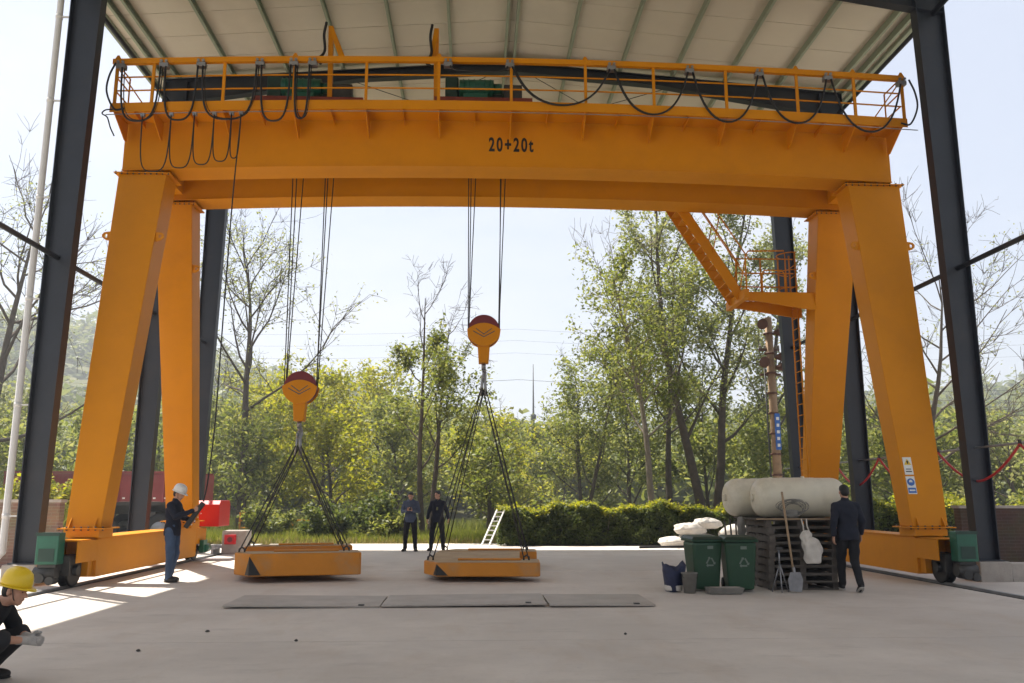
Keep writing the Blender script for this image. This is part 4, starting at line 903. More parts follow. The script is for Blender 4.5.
for k, (lb, c, rd) in enumerate(pile):
    o = crumpled('cement_sack', c, tuple(q * 1.1 for q in rd), SACK, None, 40 + k, 0.10, max(0.0, c[2] - rd[2] * 0.95)); tag(o, lb, 'sack', 'pile of white sacks')
tp = empty('tool_bundle', (4.6, 15.9, 0), 'bundle of dark rods sticking up between bins and pallet stack', 'rods')
for k in range(4): MB().cyl((4.45 + 0.07 * k, 15.0, 0.0), (4.38 + 0.10 * k, 15.05, 1.12 + 0.05 * (k % 2)), 0.016, 8).build('rod', DSTEEL if k % 2 else WOODG, tp)
MB().cyl((3.05, 16.0, 0.62), (4.0, 15.2, 0.68), 0.02, 8).build('rod', DSTEEL, tp)
crumpled('rag', (4.66, 15.0, 1.02), (0.07, 0.06, 0.17), BUCK, tp, 77, 0.16, 0.8)
# shovel leaning on the stack
sv = empty('shovel', (5.28, 14.22, 0), 'shovel with a brown shaft leaning against the pallet stack', 'shovel')
MB().cyl((5.24, 14.18, 0.30), (5.20, 14.40, 1.62), 0.018, 10).build('shaft', WOOD, sv)
MB().prism([(5.14, 0.02), (5.34, 0.01), (5.37, 0.2), (5.33, 0.32), (5.17, 0.32), (5.12, 0.2)], 14.12, 14.132).build('blade', STEEL, sv)
MB().cyl((5.245, 14.145, 0.26), (5.24, 14.17, 0.40), 0.024, 10).build('socket', STEEL, sv)
tpd = empty('small_tripod', (5.02, 14.2, 0), 'small grey tripod standing in front of the pallet stack', 'tripod')
for a in (0.3, 2.4, 4.5): MB().cyl((5.02 + 0.15 * math.cos(a), 14.2 + 0.15 * math.sin(a), 0), (5.02, 14.2, 0.45), 0.012, 8).build('leg', STEEL, tpd)
MB().cyl((5.02, 14.2, 0.4), (5.02, 14.2, 0.68), 0.014, 8).build('centre_post', STEEL, tpd); MB().bx(4.97, 5.07, 14.16, 14.24, 0.68, 0.72).build('head', DSTEEL, tpd)
wb_ = empty('carrier_bag', (5.62, 14.3, 0.5), 'white carrier bag hanging on the front of the pallet stack', 'bag')
crumpled('bag_body', (5.63, 14.33, 0.64), (0.15, 0.08, 0.22), SACK, wb_, 5, 0.16, 0.44, False, 20, 30)
crumpled('bag_top', (5.57, 14.36, 0.82), (0.10, 0.05, 0.15), SACK, wb_, 6, 0.2, 0.70, False, 18, 26)
for dx in (-0.06, 0.05): MB().tube([(5.58 + dx, 14.36, 0.92), (5.56 + dx * 0.6, 14.38, 1.05), (5.56 + dx * 0.8, 14.42, 1.17)], 0.012, 6).build('handle', SACK, wb_)
bsk = empty('wire_bundle', (5.38, 14.42, 1.18), 'tangled grey wire bundle lying on the board before the front tank', 'wire')
for k in range(9):
    a0 = random.uniform(0, 6); MB().tube([(5.42 + (0.16 + 0.02 * k % 3) * math.cos(a) * 0.9, 14.50 + 0.05 * math.sin(a * 2 + a0), 1.31 + 0.11 * math.sin(a) + 0.01 * k % 2) for a in np.linspace(a0, a0 + 6.0, 18)], 0.005, 5).build('wire_turn', BUCK, bsk)
crumpled('cloth', (5.38, 14.5, 1.25), (0.15, 0.05, 0.07), BUCK, bsk, 8, 0.15, 1.18)

# ------------------------------------------------------------------ leaning ladder by the hedge
ll = empty('leaning_ladder', (0.55, 28.0, 0), 'pale ladder leaning on the left end of the hedge', 'ladder')
a, b = Vector((0.32, 27.75, 0.0)), Vector((0.85, 28.35, 1.15))
for s in (-0.12, 0.12): MB().bar(a + Vector((s, -s * 0.3, 0)), b + Vector((s, -s * 0.3, 0)), 0.05, 0.03).build('rail', WHITE, ll)
for k in range(8):
    p = a.lerp(b, (k + 0.5) / 8); MB().bar(p + Vector((-0.12, 0.036, 0)), p + Vector((0.12, -0.036, 0)), 0.03, 0.035).build('rung', WHITE, ll)

# ------------------------------------------------------------------ poles, mast, wires
up_ = empty('banded_pole', (10.0, 28.0, 0), 'brown banded pole with horn speakers behind the white tanks', 'pole')
MB().cyl((10.02, 28, -0.1), (9.97, 28, 7.6), 0.16, 16, 0.12).build('shaft', POLEW, up_)
for k in range(9):
    z = 1.6 + k * 0.68; MB().lathe([(0.15, -0.03), (0.175, -0.03), (0.175, 0.03), (0.15, 0.03)], (10.0 - 0.005 * k, 28, z), 16).build('band', BROWN, up_)
MB().cyl((9.78, 27.95, 0.0), (9.74, 27.95, 6.2), 0.03, 8).build('conduit', DSTEEL, up_)
MB().bx(9.95, 10.12, 27.80, 27.86, 3.1, 4.3).build('blue_white_plate', BLUE, up_, 0.01)
for k in range(5): MB().bx(9.99, 10.08, 27.79, 27.798, 3.2 + k * 0.22, 3.3 + k * 0.22).build('plate_mark', WHITE, up_)
for z, s in ((7.3, -1), (7.05, 1), (6.0, -1), (5.85, 1), (6.2, 1)):
    sp = MB().cyl((9.98 + s * 0.12, 27.85, z), (9.98 + s * 0.34, 27.62, z), 0.06, 14, 0.19).build('horn_speaker', BROWN, up_)
MB().bx(9.60, 10.3, 27.97, 28.03, 6.45, 6.52).build('crossarm', BROWN, up_); MB().bx(9.60, 10.3, 27.97, 28.03, 5.6, 5.67).build('crossarm', BROWN, up_)
for x in (9.65, 9.8, 10.18, 10.27): MB().lathe([(0.03, 0), (0.05, 0.03), (0.03, 0.06), (0.05, 0.09), (0.02, 0.13)], (x, 28, 6.52), 10).build('insulator', BUCK, up_)
vp = empty('white_pole', (11.2, 29.0, 0), 'thin white pole with yellow clamps behind the right rear column', 'pole')
MB().cyl((11.2, 29.0, -0.1), (11.1, 29.0, 11.0), 0.06, 10).build('shaft', PVC, vp)
for z in (3, 4.6, 6.2): MB().bx(11.05, 11.3, 28.92, 29.08, z, z + 0.06).build('clamp', YEL, vp)

ms = empty('radio_mast', (5.6, 82, 0), 'thin dark radio mast rising above the far wooded hills', 'mast')
MB().tube([(5.6, 82, 0), (5.6, 82, 9.2), (5.6, 82, 14.5)], [0.12, 0.10, 0.035], 8).build('shaft', DSTEEL, ms)
MB().lathe([(0.1, 0), (0.28, 0.15), (0.28, 0.5), (0.1, 0.65)], (5.6, 82, 9.0), 12).build('antenna_drum', DSTEEL, ms)
for k, (z0, z1, y) in enumerate(((12.4, 12.0, 78), (16.3, 16.6, 86), (17.6, 17.8, 86), (18.8, 18.9, 86))):
    wlab = ['lowest dark overhead wire crossing before the hills', 'second overhead wire crossing the pale sky', 'third overhead wire crossing the pale sky', 'highest overhead wire crossing the pale sky'][k]
    s = MB(); s.tube(sag((-60, y, z0 + 0.9), (4, y, z0), 1.2, 16), 0.018 if k == 0 else 0.010, 5); o = s.build('overhead_wire', CABLE, None, loc=(-28, y, z0)); tag(o, wlab, 'wire', 'overhead wires')
    s = MB(); s.tube(sag((4, y, z0), (75, y, z1 + 0.9), 1.2, 16), 0.018 if k == 0 else 0.010, 5); s.build('far_span', CABLE, o)

# ------------------------------------------------------------------ vegetation
def leaves_mesh(name, P, size, m, seed, flat=0.35, jit=0.0):
    r = np.random.default_rng(seed); n = len(P)
    nr = r.normal(size=(n, 3)); nr[:, 2] = np.abs(nr[:, 2]) + flat; nr /= np.linalg.norm(nr, axis=1)[:, None]
    t = r.normal(size=(n, 3)); t -= nr * (t * nr).sum(1)[:, None]; t /= np.linalg.norm(t, axis=1)[:, None]
    b = np.cross(nr, t); s = (size * r.uniform(0.55, 1.25, n))[:, None]
    V = np.stack([P - t * s, P + b * s * 0.55 - t * s * 0.1, P + t * s, P - b * s * 0.55 - t * s * 0.1], 1).reshape(-1, 3)
    # fold slightly so light catches each half
    V[1::4] += nr * s * 0.15; V[3::4] += nr * s * 0.15
    F = np.arange(n * 4).reshape(n, 4)
    return np_mesh(name, V, F, m)
class Tubes:
    def __init__(s): s.V = []; s.F = []; s.n = 0
    def add(s, P, r0, r1, k):
        P = np.asarray(P, float); m = len(P); d = np.gradient(P, axis=0); d /= np.linalg.norm(d, axis=1)[:, None] + 1e-9
        a = np.array([0.0, 0, 1]) if abs(d[0][2]) < 0.9 else np.array([1.0, 0, 0])
        u = np.cross(d, a); u /= np.linalg.norm(u, axis=1)[:, None] + 1e-9; v = np.cross(d, u)
        rr = np.linspace(r0, r1, m)[:, None, None]; an = np.arange(k) * 2 * np.pi / k
        ring = P[:, None, :] + rr * (u[:, None, :] * np.cos(an)[None, :, None] + v[:, None, :] * np.sin(an)[None, :, None])
        i = np.arange(m - 1)[:, None] * k; j = np.arange(k)[None, :]; j2 = (j + 1) % k
        F = np.stack([i + j, i + j2, i + k + j2, i + k + j], -1).reshape(-1, 4) + s.n
        s.V.append(ring.reshape(-1, 3)); s.F.append(F); s.n += m * k
    def mesh(s, name, m): return np_mesh(name, np.concatenate(s.V), np.concatenate(s.F), m, True)
def grow(r, p, d, L, n, wob, up):
    P = [np.array(p, float)]; d = np.array(d, float)
    for _ in range(n):
        d = d + r.normal(size=3) * wob + np.array([0, 0, up]); d /= np.linalg.norm(d); P.append(P[-1] + d * L / n)
    return np.array(P)
def tree(label, x, y, H, spread, seed, lm, bm_=None, nleaf=9000, ls=0.13, tr=0.14, cb=0.3, n1=14, up=0.12, sig=0.22, lean=(0, 0), name='tree', group='trees beyond the yard', bare_top=0.0, el=(0.5, 1.1), n2=5, n3=4, fork=0, cat='tree', prof=1.0):
    r = np.random.default_rng(seed); z0 = float(terrain_z(x, y)) - 0.05
    root = empty(name, (x, y, z0), label, cat, group)
    T = Tubes(); pts = []
    def do_trunk(d0, H_, tr_, sp, k1, start=np.zeros(3)):
        tp = grow(r, start, d0, H_, 10, 0.05, 0.06)
        T.add(tp, tr_, tr_ * 0.12, 8)
        for i in range(k1):
            t = cb + (0.99 - cb) * (i + r.uniform(0, 1)) / k1
            q = t * 10; a = int(q); p = tp[a] + (tp[min(a + 1, 10)] - tp[a]) * (q - a)
            az = i * 2.4 + r.uniform(-0.5, 0.5); e = r.uniform(*el) * (0.75 + 0.5 * t)
            d = np.array([math.cos(az) * math.cos(e), math.sin(az) * math.cos(e), math.sin(e)])
            shape = (1 - prof * 0.75 * ((t - cb) / (1 - cb)) ** 1.3)
            L = sp * shape * r.uniform(0.75, 1.15)
            B = grow(r, p, d, L, 5, 0.12, up); rb = tr_ * 0.42 * (1 - 0.65 * t)
            T.add(B, rb, rb * 0.25, 5)
            for j in range(n2):
                tt = r.uniform(0.25, 1.0); qq = tt * 5; a2 = min(int(qq), 4); p2 = B[a2] + (B[a2 + 1] - B[a2]) * (qq - a2)
                d2 = (B[a2 + 1] - B[a2]); d2 = d2 / np.linalg.norm(d2) + r.normal(size=3) * 0.65; d2 /= np.linalg.norm(d2)
                C = grow(r, p2, d2, L * r.uniform(0.25, 0.5), 3, 0.15, up)
                T.add(C, rb * 0.32, rb * 0.10, 4)
                lf = (p2[2] / H) < (1 - bare_top)
                if lf: pts.extend(C[1:])
                for k in range(n3):
                    p3 = C[r.integers(1, 4)]; d3 = C[-1] - C[0]; d3 = d3 / np.linalg.norm(d3) + r.normal(size=3) * 0.7; d3 /= np.linalg.norm(d3)
                    D = grow(r, p3, d3, L * r.uniform(0.12, 0.26), 2, 0.15, up)
                    T.add(D, rb * 0.14 + 0.005, 0.006, 3)
                    if lf: pts.extend(D[1:]); pts.append((D[1] + D[2]) / 2)
    d0 = np.array([lean[0], lean[1], 1.0])
    if fork:
        for f in range(fork):
            az = f * 2 * math.pi / fork + seed; off = np.array([math.cos(az), math.sin(az) * 0.5, 0]) * 0.22
            do_trunk(d0 + np.array([math.cos(az), math.sin(az), 0]) * 0.16, H * r.uniform(0.86, 1.0), tr * 0.85, spread * 0.8, max(6, n1 // 2 + 2), off)
    else: do_trunk(d0, H, tr, spread, n1)
    link(T.mesh('trunk', bm_ or BARK), 'trunk', root)
    if nleaf and pts:
        pts = np.array(pts); P = pts[r.integers(0, len(pts), nleaf)] + r.normal(size=(nleaf, 3)) * sig
        link(leaves_mesh('crown', P, ls, lm, seed), 'crown', root)
    return root
def bush(label, x, y, H, rad, seed, lm, nleaf=3500, ls=0.09, group='bushes beyond the yard', name='bush'):
    r = np.random.default_rng(seed); z0 = float(terrain_z(x, y)) - 0.03
    root = empty(name, (x, y, z0), label, 'bush', group); T = Tubes(); pts = []
    for i in range(16):
        az = r.uniform(0, 6.28); e = r.uniform(0.6, 1.5); d = np.array([math.cos(az) * math.cos(e), math.sin(az) * math.cos(e), math.sin(e)])
        P = grow(r, (math.cos(az) * 0.1, math.sin(az) * 0.1, 0), d, min(H, rad / max(0.25, math.cos(e))) * r.uniform(0.7, 1.05), 5, 0.15, 0.05); T.add(P, 0.02, 0.004, 4); pts.extend(P[2:])
        for k in range(4):
            Q = grow(r, P[r.integers(2, 6)], d + r.normal(size=3) * 0.6, H * 0.3, 3, 0.2, 0.05); T.add(Q, 0.008, 0.003, 3); pts.extend(Q)
    link(T.mesh('stems', BARK), 'stems', root); pts = np.array(pts)
    P = pts[r.integers(0, len(pts), nleaf)] + r.normal(size=(nleaf, 3)) * 0.11 * max(1, H / 1.3); P[:, 2] = np.maximum(P[:, 2], 0.03)
    link(leaves_mesh('foliage', P, ls, lm, seed), 'foliage', root); return root

# individual trees
tree('tall sparse tree with dark trunk behind the left hook ropes', -10.7, 40, 14.0, 5.4, 11, L_PG, BARK, 3400, 0.075, 0.23, 0.38, 15, 0.10, 0.13, (0.0, 0), n2=7, n3=6, prof=0.5, el=(0.5, 0.95))
tree('young leafy tree with bare top twigs behind the two standing men', -1.9, 34, 9.8, 3.3, 23, L_MG, BARK, 6600, 0.085, 0.15, 0.26, 15, 0.12, 0.15, fork=2, bare_top=0.25, prof=0.45, n2=6, n3=5)
tree('slender pale trunked tree standing just behind the hedge', 6.75, 32.5, 10.8, 4.0, 31, L_MG, BARKP, 7200, 0.085, 0.15, 0.32, 16, 0.12, 0.16, prof=0.45, n2=6, n3=4)
tree('tallest leafy tree with thick dark twin trunk behind the crane stair', 10.3, 37.5, 17.0, 4.6, 47, L_PG, BARK, 18500, 0.095, 0.27, 0.24, 24, 0.12, 0.21, fork=2, prof=0.35)
tree('straight dark trunked tree left of the tallest tree', 9.2, 40.5, 13.5, 3.9, 53, L_MG, BARK, 5500, 0.095, 0.18, 0.34, 16, 0.12, 0.2, prof=0.4)
tree('tall thin leafy tree behind the right rear column', 15.0, 41, 15.0, 3.8, 59, L_PG, BARK, 6000, 0.095, 0.20, 0.3, 16, 0.12, 0.2, prof=0.4)
tree('nearly bare tree with thin branches beside the right front column', 16.4, 30.5, 9.6, 4.4, 61, L_PG, BARK, 1500, 0.055, 0.16, 0.26, 14, 0.08, 0.15, n2=7, n3=7, prof=0.4, el=(0.4, 0.9))
tree('bare dark branched tree at the left edge', -17.3, 31, 12.0, 5.6, 67, L_PG, BARK, 1800, 0.06, 0.24, 0.28, 15, 0.08, 0.15, n2=7, n3=7, prof=0.4, el=(0.25, 0.9))
tree('light green broad tree left of the pale trunked tree', 5.0, 39.5, 8.2, 3.6, 71, L_MG, BARK, 8500, 0.095, 0.13, 0.12, 16, 0.08, 0.22, fork=2, prof=0.5)
tree('dense dark leaved tree filling the gap behind the hedge', 8.0, 44, 8.0, 3.8, 73, L_MG, BARK, 7500, 0.11, 0.14, 0.1, 16, 0.08, 0.27, prof=0.5)
# thicket of bushy trees
th = [(-24, 44, 6.4, 3.8, 'L', 'round green tree left of the drain pipe'), (-18.3, 36, 4.6, 2.8, 'M', 'leafy tree between drain pipe and left front column'),
      (-16.4, 40, 5.0, 3.2, 'M', 'leafy tree between left front column and left crane leg'), (-14.4, 44, 6.4, 3.8, 'M', 'dark green tree over the red trailer'),
      (-12.5, 52, 8.0, 4.6, 'Y', 'yellow green tree below the tall sparse tree'), (-8.4, 47, 7.8, 4.2, 'Y', 'yellow green tree right behind the lower left hook block'),
      (-5.2, 50, 8.4, 4.4, 'Y', 'broad yellow green tree between the two hooks'), (-6.6, 40, 4.8, 3.0, 'Y', 'low yellow green tree above the left weight'),
      (-10.2, 39, 4.6, 2.8, 'M', 'low bushy tree right of the red drive cover'), (-3.8, 44, 5.8, 3.2, 'M', 'bushy green tree just left of the two standing men'),
      (0.9, 46, 5.6, 3.4, 'Y', 'bushy tree right below the higher hook block'), (3.0, 52, 5.6, 3.6, 'M', 'low bushy tree below the radio mast'), (0.6, 38, 4.0, 2.4, 'M', 'small bushy tree above the left end of the hedge'),
      (12.6, 46, 8.0, 4.2, 'M', 'bushy tree behind the white tanks'), (17.5, 46, 6.0, 4.2, 'M', 'bushy tree between right rear leg and right front leg'),
      (21.5, 43, 5.4, 4.0, 'M', 'bushy tree right behind the hose loops'), (24.6, 40, 4.8, 4.0, 'M', 'leafy tree at the right edge of the picture'), (18.5, 36, 4.4, 2.8, 'M', 'low leafy tree behind the right front column'), (22.5, 35, 4.2, 3.0, 'P', 'pale leafy low tree right of the right front column'),
      (6.0, 60, 6.2, 4.5, 'Y', 'distant yellow green tree left of the slender pale trunk'), (-17, 60, 7.6, 5.0, 'M', 'large distant tree behind the left crane leg'), (-24.5, 58, 6.0, 4.6, 'M', 'large distant tree behind the left front column'),
      (14.0, 35.5, 4.0, 2.4, 'M', 'low bush-like tree behind the right rear crane leg')]
LM = dict(L=L_PG, M=L_MG, D=L_DG, Y=L_YG, P=L_PG)
for k, (x, y, H, sp, lm, lb) in enumerate(th):
    tree(lb, x, y, H, sp, 100 + k * 3, LM[lm], BARK, int(4600 * sp * sp / 11), 0.09 + y * 0.0009, 0.12, 0.10, 16, 0.05, 0.24, group='bushy trees of the thicket', name='bushy_tree', prof=0.55, n2=6, n3=3, el=(0.2, 0.95))
# bushes on the verge
bs_ = [(-7.9, 33.5, 1.1, 0.9, L_MG, 'bush in the grass right of the red drive cover'), (-5.3, 32.2, 1.25, 0.95, L_DG, 'round bush seen between the ropes of the left sling'), (-3.7, 32.6, 1.5, 1.0, L_DG, 'dark bush right of the left sling'), (-2.9, 31.8, 0.85, 0.8, L_MG, 'low bush just left of the man with the phone'),
       (10.4, 29.8, 1.5, 1.3, L_YG, 'yellow green bush right behind the green bins'), (12.8, 29.5, 1.7, 1.5, L_MG, 'bush behind the right ground beam'), (15.2, 28.5, 1.6, 1.5, L_YG, 'sunlit bush between right front leg and right front column'), (18.4, 27, 1.7, 1.5, L_MG, 'bush behind the right brick wall'),
       (-14.2, 23.5, 1.2, 1.1, L_YG, 'bush growing on the bank above the brown brick wall'), (-17, 24, 1.5, 1.4, L_MG, 'larger bush on the bank at the left edge'), (-12.6, 25.5, 1.0, 0.9, L_YG, 'small bush on the bank beside the trailer')]
for k, (x, y, H, rd, lm, lb) in enumerate(bs_): bush(lb, x, y, H, rd, 300 + k, lm, int(2600 * rd * rd + 1200))

# clipped hedge
def hedge(label, x0, x1, y0, y1, h, seed, n):
    r = np.random.default_rng(seed); o = empty('hedge', ((x0 + x1) / 2, (y0 + y1) / 2, 0), label, 'hedge', 'clipped hedges')
    off = np.array(o.location)
    U = r.uniform(size=(n, 3)); P = np.stack([x0 + U[:, 0] * (x1 - x0), y0 + U[:, 1] * (y1 - y0), 0.05 + U[:, 2] * h], 1)
    # most leaves near the front, top and ends
    sel = r.integers(0, 5, n); P[sel <= 1, 1] = y0 + np.abs(r.normal(size=(sel <= 1).sum())) * 0.13; P[sel == 2, 2] = h - np.abs(r.normal(size=(sel == 2).sum())) * 0.10
    P[:, 2] *= 1 + 0.09 * np.sin(P[:, 0] * 2.1 + 1) + 0.06 * np.sin(P[:, 0] * 5.3)
    P[:, 1] += (0.10 * np.sin(P[:, 0] * 3.1) + 0.08 * np.sin(P[:, 2] * 5 + P[:, 0] * 4)) * (P[:, 1] < (y0 + y1) / 2)
    hm = 0.10 * np.sin(P[:, 0] * 7.7 + 2 * np.sin(P[:, 2] * 6))
    P[:, 1] += hm * (sel <= 1)
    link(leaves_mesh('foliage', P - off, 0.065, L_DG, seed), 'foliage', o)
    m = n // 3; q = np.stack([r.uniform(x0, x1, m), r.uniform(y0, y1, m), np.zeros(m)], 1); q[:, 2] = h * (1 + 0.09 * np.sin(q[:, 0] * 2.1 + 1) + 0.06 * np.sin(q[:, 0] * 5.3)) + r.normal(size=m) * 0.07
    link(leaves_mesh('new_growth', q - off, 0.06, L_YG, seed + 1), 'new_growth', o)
    T = Tubes()
    for x in np.arange(x0 + 0.1, x1, 0.22):
        for yy_ in (y0 + 0.35, y1 - 0.3): T.add(grow(r, (x - off[0], yy_ - off[1], 0), (r.normal() * 0.2, r.normal() * 0.2, 1), h * 0.9, 4, 0.15, 0.1), 0.022, 0.006, 4)
    link(T.mesh('stems', BARK), 'stems', o)
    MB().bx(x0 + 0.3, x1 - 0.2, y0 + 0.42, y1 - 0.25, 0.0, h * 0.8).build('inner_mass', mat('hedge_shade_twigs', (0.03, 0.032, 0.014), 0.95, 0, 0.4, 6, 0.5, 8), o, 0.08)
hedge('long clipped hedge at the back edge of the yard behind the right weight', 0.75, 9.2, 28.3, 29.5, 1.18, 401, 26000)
hedge('hedge behind the right ground beam and brick wall', 12.0, 22.5, 25.8, 26.9, 1.25, 402, 16000)

# grass verge (stuff)
def grass(name, label, x0, x1, y0, y1, n, h, m, seed):
    r = np.random.default_rng(seed); x = r.uniform(x0, x1, n); y = r.uniform(y0, y1, n)
    keep = (np.sin(x * 1.7 + np.sin(y * 2)) * np.sin(y * 1.9) + r.uniform(-1, 1, n)) > -0.75; x, y = x[keep], y[keep]; n = len(x)
    z = terrain_z(x, y) - 0.02; a = r.uniform(0, 6.28, n); w = r.uniform(0.012, 0.03, n); hh = h * r.uniform(0.4, 1.3, n); lx_, ly_ = r.normal(size=n) * 0.3 * hh, r.normal(size=n) * 0.3 * hh
    V = np.stack([np.stack([x - np.cos(a) * w, y - np.sin(a) * w, z], 1), np.stack([x + np.cos(a) * w, y + np.sin(a) * w, z], 1), np.stack([x + lx_, y + ly_, z + hh], 1)], 1).reshape(-1, 3)
    tag(link(np_mesh(name, V, np.arange(n * 3).reshape(n, 3), m), name), label, 'grass', None, 'stuff')
grass('verge_grass', 'bright green grass on the verge behind the yard', -14, 2.5, 30.3, 38, 42000, 0.30, L_GR, 501)
grass('dry_grass', 'dry yellow grass along the edge of the yard', -14, 2.0, 29.95, 31.0, 9000, 0.20, L_DRY, 502)
grass('bank_grass', 'yellow green grass on the bank above the brown brick wall', -20, -12.2, 20.4, 28, 16000, 0.45, L_GR, 503)
grass('wood_floor_growth', 'leafy ground growth under the trees', -26, 30, 36, 60, 45000, 0.55, L_MG, 504)

# wooded hills (stuff): crowns of leaf clumps
def wood(name, label, n, r0, r1, a0, a1, seed, size, per, m):
    r = np.random.default_rng(seed); rad = np.sqrt(r.uniform(r0 * r0, r1 * r1, n)); an = np.radians(r.uniform(a0, a1, n))
    x = rad * np.sin(an); y = rad * np.cos(an); z = terrain_z(x, y); R_ = size * r.uniform(0.7, 1.35, n); hgt = R_ * r.uniform(1.0, 1.6, n)
    d = r.normal(size=(n, per, 3)); d /= np.linalg.norm(d, axis=2)[..., None]; d[..., 2] = np.abs(d[..., 2]) * 1.1 - 0.12
    lob = 1 + 0.22 * np.sin(d[..., 0] * 5 + an[:, None] * 90) * np.sin(d[..., 1] * 5 + rad[:, None]) + 0.15 * np.sin(d[..., 2] * 8 + rad[:, None] * 3)
    q = d * (lob * r.uniform(0.75, 1.04, (n, per)))[..., None]
    P = np.stack([x[:, None] + q[..., 0] * R_[:, None], y[:, None] + q[..., 1] * R_[:, None], z[:, None] + R_[:, None] * 0.5 + q[..., 2] * hgt[:, None]], -1).reshape(-1, 3)
    tag(link(leaves_mesh(name, P, size * 0.22, m, seed, 0.5), name), label, 'woodland', None, 'stuff')
wood('near_wood', 'woodland at the foot of the hills behind the thicket', 260, 62, 105, -36, 40, 601, 3.2, 260, L_MG)
wood('bright_wood', 'patches of fresh yellow green trees on the lower hillside', 150, 66, 130, -20, 12, 602, 3.3, 240, L_YG)
wood('hillside_wood', 'woodland covering the far hills', 1500, 100, 270, -42, 44, 603, 3.8, 150, L_FAR)

# ------------------------------------------------------------------ people
def round_cone(p0, r0, p1, r1, seg=14, rings=5):
    p0 = Vector(p0); p1 = Vector(p1); d = p1 - p0; L = d.length
    d, u, v = frame_of(d if L > 1e-6 else (0, 0, 1)); V = []; F = []
    prof = [(-r0 * math.cos(a), r0 * math.sin(a)) for a in np.linspace(0.12, math.pi / 2, rings)] + [(L + r1 * math.sin(a), r1 * math.cos(a)) for a in np.linspace(0, math.pi / 2 - 0.12, rings)]
    for h, r in prof:
        for k in range(seg):
            a = 2 * math.pi * k / seg; V.append(p0 + d * h + (u * math.cos(a) + v * math.sin(a)) * r)
    for i in range(len(prof) - 1):
        for k in range(seg): F.append((i * seg + k, i * seg + (k + 1) % seg, (i + 1) * seg + (k + 1) % seg, (i + 1) * seg + k))
    F.append(tuple(reversed(range(seg)))); F.append(tuple((len(prof) - 1) * seg + k for k in range(seg)))
    return V, F
def ellipsoid(c, rx, ry, rz, M=None, seg=20, rings=12):
    c = Vector(c); V = []; F = []
    for i in range(rings + 1):
        t = math.pi * (0.02 + 0.96 * i / rings)
        for k in range(seg):
            a = 2 * math.pi * k / seg; q = Vector((rx * math.sin(t) * math.cos(a), ry * math.sin(t) * math.sin(a), rz * math.cos(t)))
            V.append(c + (M @ q if M is not None else q))
    for i in range(rings):
        for k in range(seg): F.append((i * seg + k, (i + 1) * seg + k, (i + 1) * seg + (k + 1) % seg, i * seg + (k + 1) % seg))
    F.append(tuple(range(seg))); F.append(tuple(reversed([rings * seg + k for k in range(seg)])))
    return V, F
def loft(rings, seg=22):
    """rings: (centre, forward vec, lateral vec, half depth, half width)"""
    V = []; F = []
    for c, f, l, a_, b_ in rings:
        c = Vector(c); f = Vector(f).normalized(); l = Vector(l).normalized()
        for k in range(seg):
            t = 2 * math.pi * k / seg; ct, st_ = math.cos(t), math.sin(t)
            e = 0.85
            V.append(c + f * a_ * math.copysign(abs(ct) ** e, ct) + l * b_ * math.copysign(abs(st_) ** e, st_))
    n = len(rings)
    for i in range(n - 1):
        for k in range(seg): F.append((i * seg + k, i * seg + (k + 1) % seg, (i + 1) * seg + (k + 1) % seg, (i + 1) * seg + k))
    F.append(tuple(reversed(range(seg)))); F.append(tuple((n - 1) * seg + k for k in range(seg)))
    return V, F
def fuse(name, shapes, m, parent, voxel=0.010, smooth=4, wr=0.0, seed=0):
    s = MB()
    for V, F in shapes: s.add(V, F, True)
    me = s.mesh('tmp', m); o = bpy.data.objects.new('tmp', me); COL.objects.link(o)
    rm = o.modifiers.new('r', 'REMESH'); rm.mode = 'VOXEL'; rm.voxel_size = voxel; rm.use_smooth_shade = True
    sm = o.modifiers.new('s', 'SMOOTH'); sm.iterations = smooth; sm.factor = 0.5
    bpy.context.view_layer.update()
    res = bpy.data.meshes.new_from_object(o.evaluated_get(bpy.context.evaluated_depsgraph_get())); bpy.data.objects.remove(o); res.name = name
    if wr:
        n = len(res.vertices); co = np.empty(n * 3, np.float32); no = np.empty(n * 3, np.float32); res.vertices.foreach_get('co', co); res.vertices.foreach_get('normal', no); co = co.reshape(-1, 3); no = no.reshape(-1, 3)
        ph = np.random.default_rng(seed).uniform(0, 6.28, 9); x, y, z = co.T
        d = np.sin(z * 42 + 3 * np.sin(x * 14 + ph[0]) + 3 * np.sin(y * 15 + ph[1]) + ph[2]) * 0.6 + np.sin(z * 23 - x * 30 + 2 * np.sin(y * 20 + ph[3]) + ph[4]) * 0.7 + np.sin((x + y) * 36 + z * 15 + ph[5]) * 0.35
        co += no * (d * wr)[:, None]; res.vertices.foreach_set('co', co.ravel()); res.update()
    res.materials.clear(); res.materials.append(m)
    res.polygons.foreach_set('use_smooth', np.ones(len(res.polygons), bool))
    return link(res, name, parent)
